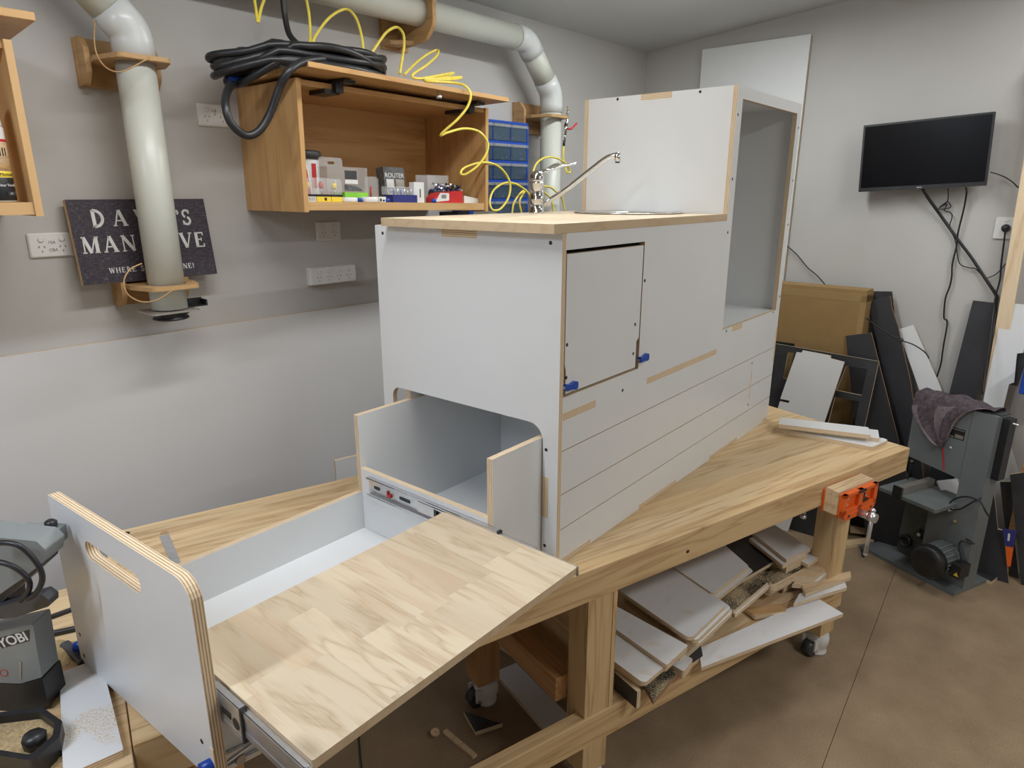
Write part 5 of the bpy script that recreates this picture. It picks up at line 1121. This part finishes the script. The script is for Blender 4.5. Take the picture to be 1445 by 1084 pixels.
stack('', [(838, 838), (971, 911), (941, 939), (838, 866)], .464, 3, mf='whited', r=[0, .006, .006, 0], labels=['long dusty white offcut left of the widest white stack', 'white offcut second in the pile left of the widest stack', 'white offcut third in the pile left of the widest stack'], dx=((0, 0), (-5, 3), (-2, 4)))
stack('', [(938, 793), (1025, 853), (974, 902), (868, 829)], .482, 3, mf=['whited', 'white', 'white'], r=[0, .02, .02, 0], labels=['widest white offcut with sawdust stains, top of its stack', 'rounded white offcut second in the widest stack', 'rounded white offcut third in the widest stack'], dx=((0, 0), (7, 4), (10, 9)))
flat('shelf_offcut', 'hidden spacer board carrying the widest white stack', 'offcut', [(930, 815), (1010, 872), (960, 915), (880, 850)], .4315, .084, 'plyface', 'ply', 0, G4)
flat('shelf_offcut', 'pale rounded offcut under the pile left of the widest stack', 'offcut', [(930, 905), (978, 930), (965, 948), (925, 925)], .380, .033, 'whited', 'ply', .008, G4)
flat('shelf_offcut', 'black offcut with a round hole low on the shelf', 'offcut', [(948, 920), (988, 905), (992, 926), (962, 946)], .362, .015, 'black', 'ply', [0, .012, .012, 0], G4)
stack('', [(1017, 764), (1057, 799), (1006, 838), (950, 800)], .490, 2, r=[0, .018, .012, 0], labels=['rounded white offcut just right of the widest stack', 'rounded white offcut under the one right of the widest stack'], dx=((0, 0), (6, 7)))
flat('shelf_offcut', 'spacer board under the two rounded white offcuts', 'offcut', [(1010, 790), (1050, 815), (1015, 845), (960, 815)], .4565, .09, 'plyface', 'ply', 0, G4)
flat('shelf_offcut', 'big black film offcut lying behind the white stacks', 'offcut', [(1062, 750), (1094, 791), (1048, 818), (1010, 775)], .470, .016, 'black', 'ply', 0, G4)
stack('', [(1070, 806), (1084, 821), (1036, 862), (1018, 846)], .452, 2, mf=['speck', 'white'], r=[0, .008, .004, 0], labels=['speckled tan offcut in front of the big black offcut', 'white offcut under the speckled tan offcut'], dx=((0, 0), (2, 5)))
flat('shelf_offcut', 'block of boards under the big black offcut', 'offcut', [(1062, 768), (1088, 800), (1040, 850), (1015, 795)], .4180, .070, 'plyface', 'ply', 0, G4)
stack('', [(1118, 795), (1142, 798), (1089, 826), (1072, 811)], .446, 4, mf=['speck', 'plyface', 'plyface', 'plyface'], r=[.004, .012, .016, .004], t=.0155, labels=['chipped black offcut on top of the rounded ply pile', 'rounded ply offcut second in the chipped pile', 'rounded ply offcut third in the chipped pile', 'rounded ply offcut lowest in the chipped pile'], dx=((0, 0), (1, 6), (-2, 9), (-6, 12)))
stack('', [(1092, 740), (1144, 774), (1110, 790), (1062, 752)], .512, 2, r=.002, labels=['clean white offcut highest at the back of the shelf', 'white offcut just under the clean highest one'], dx=((0, 0), (-5, 8)))
flat('shelf_offcut', 'thick white block under the clean highest offcuts', 'offcut', [(1100, 760), (1140, 785), (1110, 800), (1075, 775)], .4780, .12, 'white', 'ply', 0, G4)
flat('shelf_offcut', 'white offcut lying behind the clean highest offcuts by the right leg', 'offcut', [(1120, 763), (1163, 783), (1140, 797), (1100, 775)], .470, .016, 'white', 'ply', 0, G4)
stack('', [(1150, 790), (1175, 795), (1150, 815), (1118, 812)], .440, 3, mf=['plyface', 'white', 'plyface'], labels=['bare ply offcut beside the right bench leg, top of three', 'white offcut beside the right bench leg, middle of three', 'bare ply offcut beside the right bench leg, lowest of three'], dx=((0, 0), (3, 6), (0, 12)), t=.018)
flat('shelf_offcut', 'long bare ply strip reaching past the right bench leg', 'offcut', [(1130, 822), (1200, 806), (1201, 814), (1137, 838)], .400, .016, 'plyface', 'ply', 0, G4)
flat('shelf_offcut', 'lower ply strip reaching past the right bench leg', 'offcut', [(1128, 838), (1192, 820), (1195, 829), (1120, 852)], .382, .016, 'whited', 'ply', 0, G4)
flat('shelf_offcut', 'dark board end low behind the long white plank', 'offcut', [(1050, 858), (1100, 852), (1110, 862), (1066, 870)], .3685, .016, 'bracket', 'ply', 0, G4)
flat('shelf_offcut', 'long white plank lying along the front of the shelf', 'offcut', [(1150, 842), (1190, 866), (990, 942), (986, 915)], .3615, .0155, 'whited', 'ply', 0, G4)

# ---- floor under the bench
flat('floor_plank', 'white plank lying on the floor beneath the workbench', 'plank', [(697.5, 948.5), (728.5, 935.5), (805, 1012), (769, 1030)], .0185, .018, 'whited', 'ply', 0, G2)
flat('floor_plank', 'white board on the floor behind the middle bench legs', 'plank', [(700, 905), (716, 890), (774, 940), (769, 948)], .03, .0295, 'white', 'ply', 0, G2)
cv = [(654.5, 1004), (671, 1033), (709, 1020.5), (696, 1018), (680, 1012), (666, 1007)]
flat('floor_offcut', 'black curved triangular offcut on the floor under the table leaf', 'offcut', cv, .018, .0175, 'black', 'ply', 0, G2)
flat('floor_stick', 'narrow wooden stick on the floor beside a small disc', 'stick', [(624, 1033), (630, 1028), (673, 1064), (667, 1068)], .012, .0115, 'plyface', 'ply', 0, G2)
dc = at_z(614, 1033, .022); d_o = MB(frame(dc, Vector((.9, .3, .12)), Vector((-.3, .9, .1)))).prism(circle(0, 0, .017, 24), -.006, 0, 0, 0, [circle(0, 0, .003, 10)]).build('wood_disc', 'plyface')
tag(d_o, 'small pale wooden disc with a centre hole on the floor', 'disc')
tag(MB().tube([at_z(505.5, 1030, .004), at_z(508, 1060, .004), at_z(512, 1100, .004), at_z(520, 1160, .004)], .003, 0, 8).build('floor_cable', 'rubber'), 'thin black cable on the floor under the front of the table leaf', 'cable')

# ================================================================== LEFT END: TOOL BENCH AND POWER TOOL
HT = HB - .016
tb2 = thing('tool_bench', 'low wooden tool bench beyond the left end of the workbench', 'workbench', bench(-2.7, .4, 0))
m = MB(frame(bench(-3.5, -.42, HT), UB, VB)); m.rbox(0, 0, -.04, 1.397, 1.186, 0, .003); m.build('bench_top', 'pine', tb2)
for u in (-3.45, -2.25):
    for v in (-.35, .62): timber('leg', u, v, .002, u + .09, v + .09, HT - .041, 'pine1', tb2, 'z')
G5 = 'things on the tool bench'
flat('white_board', 'white board dusted with sawdust lying on the tool bench', 'board', [(84, 950), (142, 928), (174, 1058), (89, 1096)], HT + .0195, .019, M['whited2'] if 'whited2' in M else dusty('sawdust_white', (.72, .72, .71), scale=8, amount=.50), 'ply', .003, None)
def strip(name, label, cat, a, b, wd, h_, mat, z=HT):
    p, q = at_z(*a, z + h_), at_z(*b, z + h_); d = (q - p).normalized(); fr = frame(p, d, Z3.cross(d))
    return tag(MB(fr).rbox(0, -wd / 2, -h_ + .0005, (q - p).length, wd / 2, 0, min(wd * .3, .005)).build(name, mat), label, cat)
strip('clamp_bar', 'upper of two black bars lying beside the power tool', 'clamp bar', (36, 881), (125, 849), .010, .012, 'bplast')
strip('clamp_bar', 'lower of two black bars lying beside the power tool', 'clamp bar', (50, 896), (135, 878), .012, .014, 'bplast')
strip('clamp_pad', 'blue plastic clamp jaw beside the grey tool box', 'clamp', (17, 888), (40, 868), .035, .03, 'navy')
hc = strip('quick_clamp', 'dark grey clamp with a blue knob half behind the drawer front', 'clamp', (90, 905), (122, 934), .022, .014, 'dplast')
k0 = at_z(109, 913, HT + .03); MB().sphere(k0, .014, 0, 14).build('knob', 'blue', hc)
k1 = at_z(117, 936, HT + .012); MB().sphere(k1, .012, 0, 14).build('pad', 'bplast', hc)
# toggle clamp under the drawer
tg = thing('toggle_clamp', 'blue handled toggle clamp below the open drawer at the picture bottom', 'clamp', at_y(330, 1062, .055))
def tgp(px, py): return at_y(px, py, .05)
MB().cyl(tgp(283, 1087), tgp(312, 1071), .012, 0, 14).build('grip', 'blue', tg)
ux_ = (tgp(375, 1040) - tgp(310, 1072)).normalized()
TGF = frame(tgp(310, 1072), ux_, Z3)
Lg = (tgp(375, 1040) - tgp(310, 1072)).length
MB(TGF).box(.0, -.005, -.004, Lg, .006, .004).box(0, -.03, -.004, Lg * .9, -.02, .004).build('channel', 'steel', tg)
MB(TGF).tube(spline([(.01, -.01, .006), (Lg * .35, -.004, .006), (Lg * .6, .002, .006), (Lg * .9, .014, .006), (Lg * .97, .006, .006)], 5), .0028, 0, 8).build('wire', 'steel', tg)
MB(TGF).cyl((Lg * .42, -.018, .004), (Lg * .42, -.018, .009), .010, 0, 18).build('rivet', 'alu', tg)
# grey power tool
P_ = at_z(36, 1004, HT); rr = Vector((RT.x, RT.y, 0)).normalized()
PTF = frame(P_, rr, Z3); PTn = PTF.to_3x3() @ Vector((0, 0, 1)); PTi = PTF.inverted()
def ptp(pxs, d):
    out = []
    for a, b in pxs:
        p = PTi @ on_plane(a, b, P_ + PTn * d, PTn); out.append((p.x, p.y))
    return out
def ccw(l): return l if sum(l[i][0] * l[(i + 1) % len(l)][1] - l[(i + 1) % len(l)][0] * l[i][1] for i in range(len(l))) > 0 else l[::-1]
pt_ = thing('power_tool', 'dusty grey bench power tool with black hoses at the left edge', 'power tool', P_)
def pth(name, pxs, d0, d1, mat, r=0.0, parent=pt_): return MB(PTF).prism(rpoly(ccw(ptp(pxs, d1)), r, 3), d0, d1).build(name, mat, parent)
bxo = pth('tool_box', [(-60, 905), (46, 881), (50, 905), (59, 956), (29, 965), (-60, 962)], -.055, .0, 'ryobi', .003)
pth('box_skirt', [(-60, 963), (29, 966), (59.5, 957), (69, 997), (35, 1007), (-60, 995)], -.06, -.0005, 'bplast', .003)
pth('side_strut', [(50, 903), (58, 899), (68, 935), (83, 1008), (70, 1014), (60, 955)], -.075, -.06, 'dplast', .002)
lab = ptp([(-20, 921), (41, 904.5), (41, 889), (-20, 906)], .001)
MB(PTF).prism(ccw(lab), .0003, .0012).build('badge', 'bplast', bxo)
e0, e1_ = ptp([(1, 909), (38, 898)], .002); ang_ = math.atan2(e1_[1] - e0[1], e1_[0] - e0[0])
textmesh('badge_text', 'RYOBI', .030, PTF @ Matrix.Translation((e1_[0], e1_[1], .0013)) @ Matrix.Rotation(ang_, 4, 'Z'), 'paper', bxo, .0003, 'RIGHT', .0006)
rc = ptp([(5, 950)], .001)[0]
MB(PTF).lathe([(.009, .0003), (.009, .0009), (.0075, .0009), (.0075, .0003)], (rc[0], rc[1], 0), (0, 0, 1), 0, 20, caps=False).build('warning_print', 'red', bxo)
sl = ptp([(27, 934), (30, 934), (30, 959), (27, 959)], .001); MB(PTF).prism(ccw(sl), .0003, .0012).build('slot', 'alu', bxo)
arm = pth('arm', [(-60, 750), (0, 759), (51, 764), (64, 776), (62, 793), (34, 815), (-60, 880)], -.04, .02, 'ryobi', .006)
pth('arm_underside', [(-60, 850), (0, 826), (34, 812), (60, 790), (58, 800), (30, 826), (-60, 905)], -.04, .012, 'dplast', .004)
pth('tension_bracket', [(8, 757), (22, 748), (78, 750), (81, 770), (68, 782), (60, 770), (52, 763), (22, 760)], -.08, -.045, 'ryobi', .003)
tk = ptp([(63, 749), (62, 770)], -.04)
MB(PTF).lathe([(.010, 0), (.012, .002), (.012, .012), (.007, .016)], (tk[0][0], tk[0][1] - .002, -.06), (.1, 1, 0), 0, 16).build('tension_knob', 'bplast', pt_)
MB(PTF).cyl((tk[1][0] - .018, tk[1][1] - .0, -.06), (tk[1][0] + .008, tk[1][1] + .004, -.06), .010, 0, 14).build('pivot', 'steel', pt_)
foot = pth('hold_down_plate', [(-60, 868), (0, 856), (22, 850), (58, 839), (69, 847), (69, 856), (20, 872), (-60, 880)], -.0, .03, 'dplast', .004)
pth('support_post', [(-6, 845), (12, 840), (12, 862), (-6, 866)], -.05, 0, 'dplast', .003)
for i, lst in enumerate(([(-14, 768), (8, 766), (28, 771), (46, 787), (58, 806), (59, 822), (50, 838), (38, 845)], [(-14, 792), (6, 795), (24, 803), (38, 815), (42, 826), (38, 838), (28, 848)])):
    p3 = [ptp([q], .05)[0] for q in lst]
    MB(PTF).tube(spline([(p[0], p[1], .05) for p in p3], 7), .0055, 0, 10).build('hose', 'rubber', pt_)
# base tray with sawdust, knob
trq = [(-40, 1010), (60, 998), (88, 1018), (84, 1040), (46, 1074), (-40, 1060)]
W = [at_z(a, b, HT + .05) for a, b in trq]; TRF = frame(W[0], Vector((1, 0, 0)), Vector((0, 1, 0))); ti = TRF.inverted(); ol = ccw([tuple((ti @ p).xy) for p in W])
ctr = Vector((sum(p[0] for p in ol) / len(ol), sum(p[1] for p in ol) / len(ol)))
inn = [tuple(ctr + (Vector(p) - ctr) * .8) for p in ol]
tr_o = MB(TRF).prism(rpoly(ol, .01, 3), -.0495, -.03).prism(rpoly(ol, .01, 3), -.0299, 0, 0, 0, [rpoly(inn, .008, 3)]).build('base_tray', 'bplast', pt_)
MB(TRF).prism(rpoly(inn, .008, 3), -.0298, -.018).build('sawdust', 'sawdust', tr_o)
kb = at_z(47, 1036, HT + .06); MB(Matrix.Translation(kb)).lathe([(.016, -.03), (.02, -.028), (.022, -.006), (.018, 0), (.004, .002)], (0, 0, 0), (0, 0, 1), 0, 8).build('lock_knob', 'bplast', pt_)
hp = MB(PTF).prism([(-.1, -.0), (.05, 0), (.05, .001), (-.1, .001)], .02, .03) if False else None
# heaps of loose sawdust on the tool bench
def heap(px, py, r, name='sawdust_heap'):
    c = at_z(px, py, HT); m = MB(Matrix.Translation(c)); n = 26; prev = None
    for k in range(7):
        rad = r * (1 - k / 6.0); ring = [m.bm.verts.new(((rad * (1 + .25 * sin(3 * a + px) + .1 * sin(7 * a))) * cos(a), (rad * (1 + .2 * sin(2 * a + py))) * sin(a), .0004 + .010 * (k / 6) ** .8 * (1 + .2 * sin(5 * a)))) for a in [2 * pi * i / n for i in range(n)]]
        if prev:
            for i in range(n): m._f([prev[i], prev[(i + 1) % n], ring[(i + 1) % n], ring[i]], 0, True)
        prev = ring
    m._f(prev, 0); return m.build(name, 'sawdust')
tag(heap(84, 922, .055), 'loose sawdust spread on the tool bench beside the grey tool', 'sawdust', kind='stuff')
tag(heap(84, 985, .03), 'thin line of sawdust along the left side of the white board', 'sawdust', kind='stuff')
tag(heap(77, 1072, .035), 'curl of sawdust at the corner of the black tool tray', 'sawdust', kind='stuff')
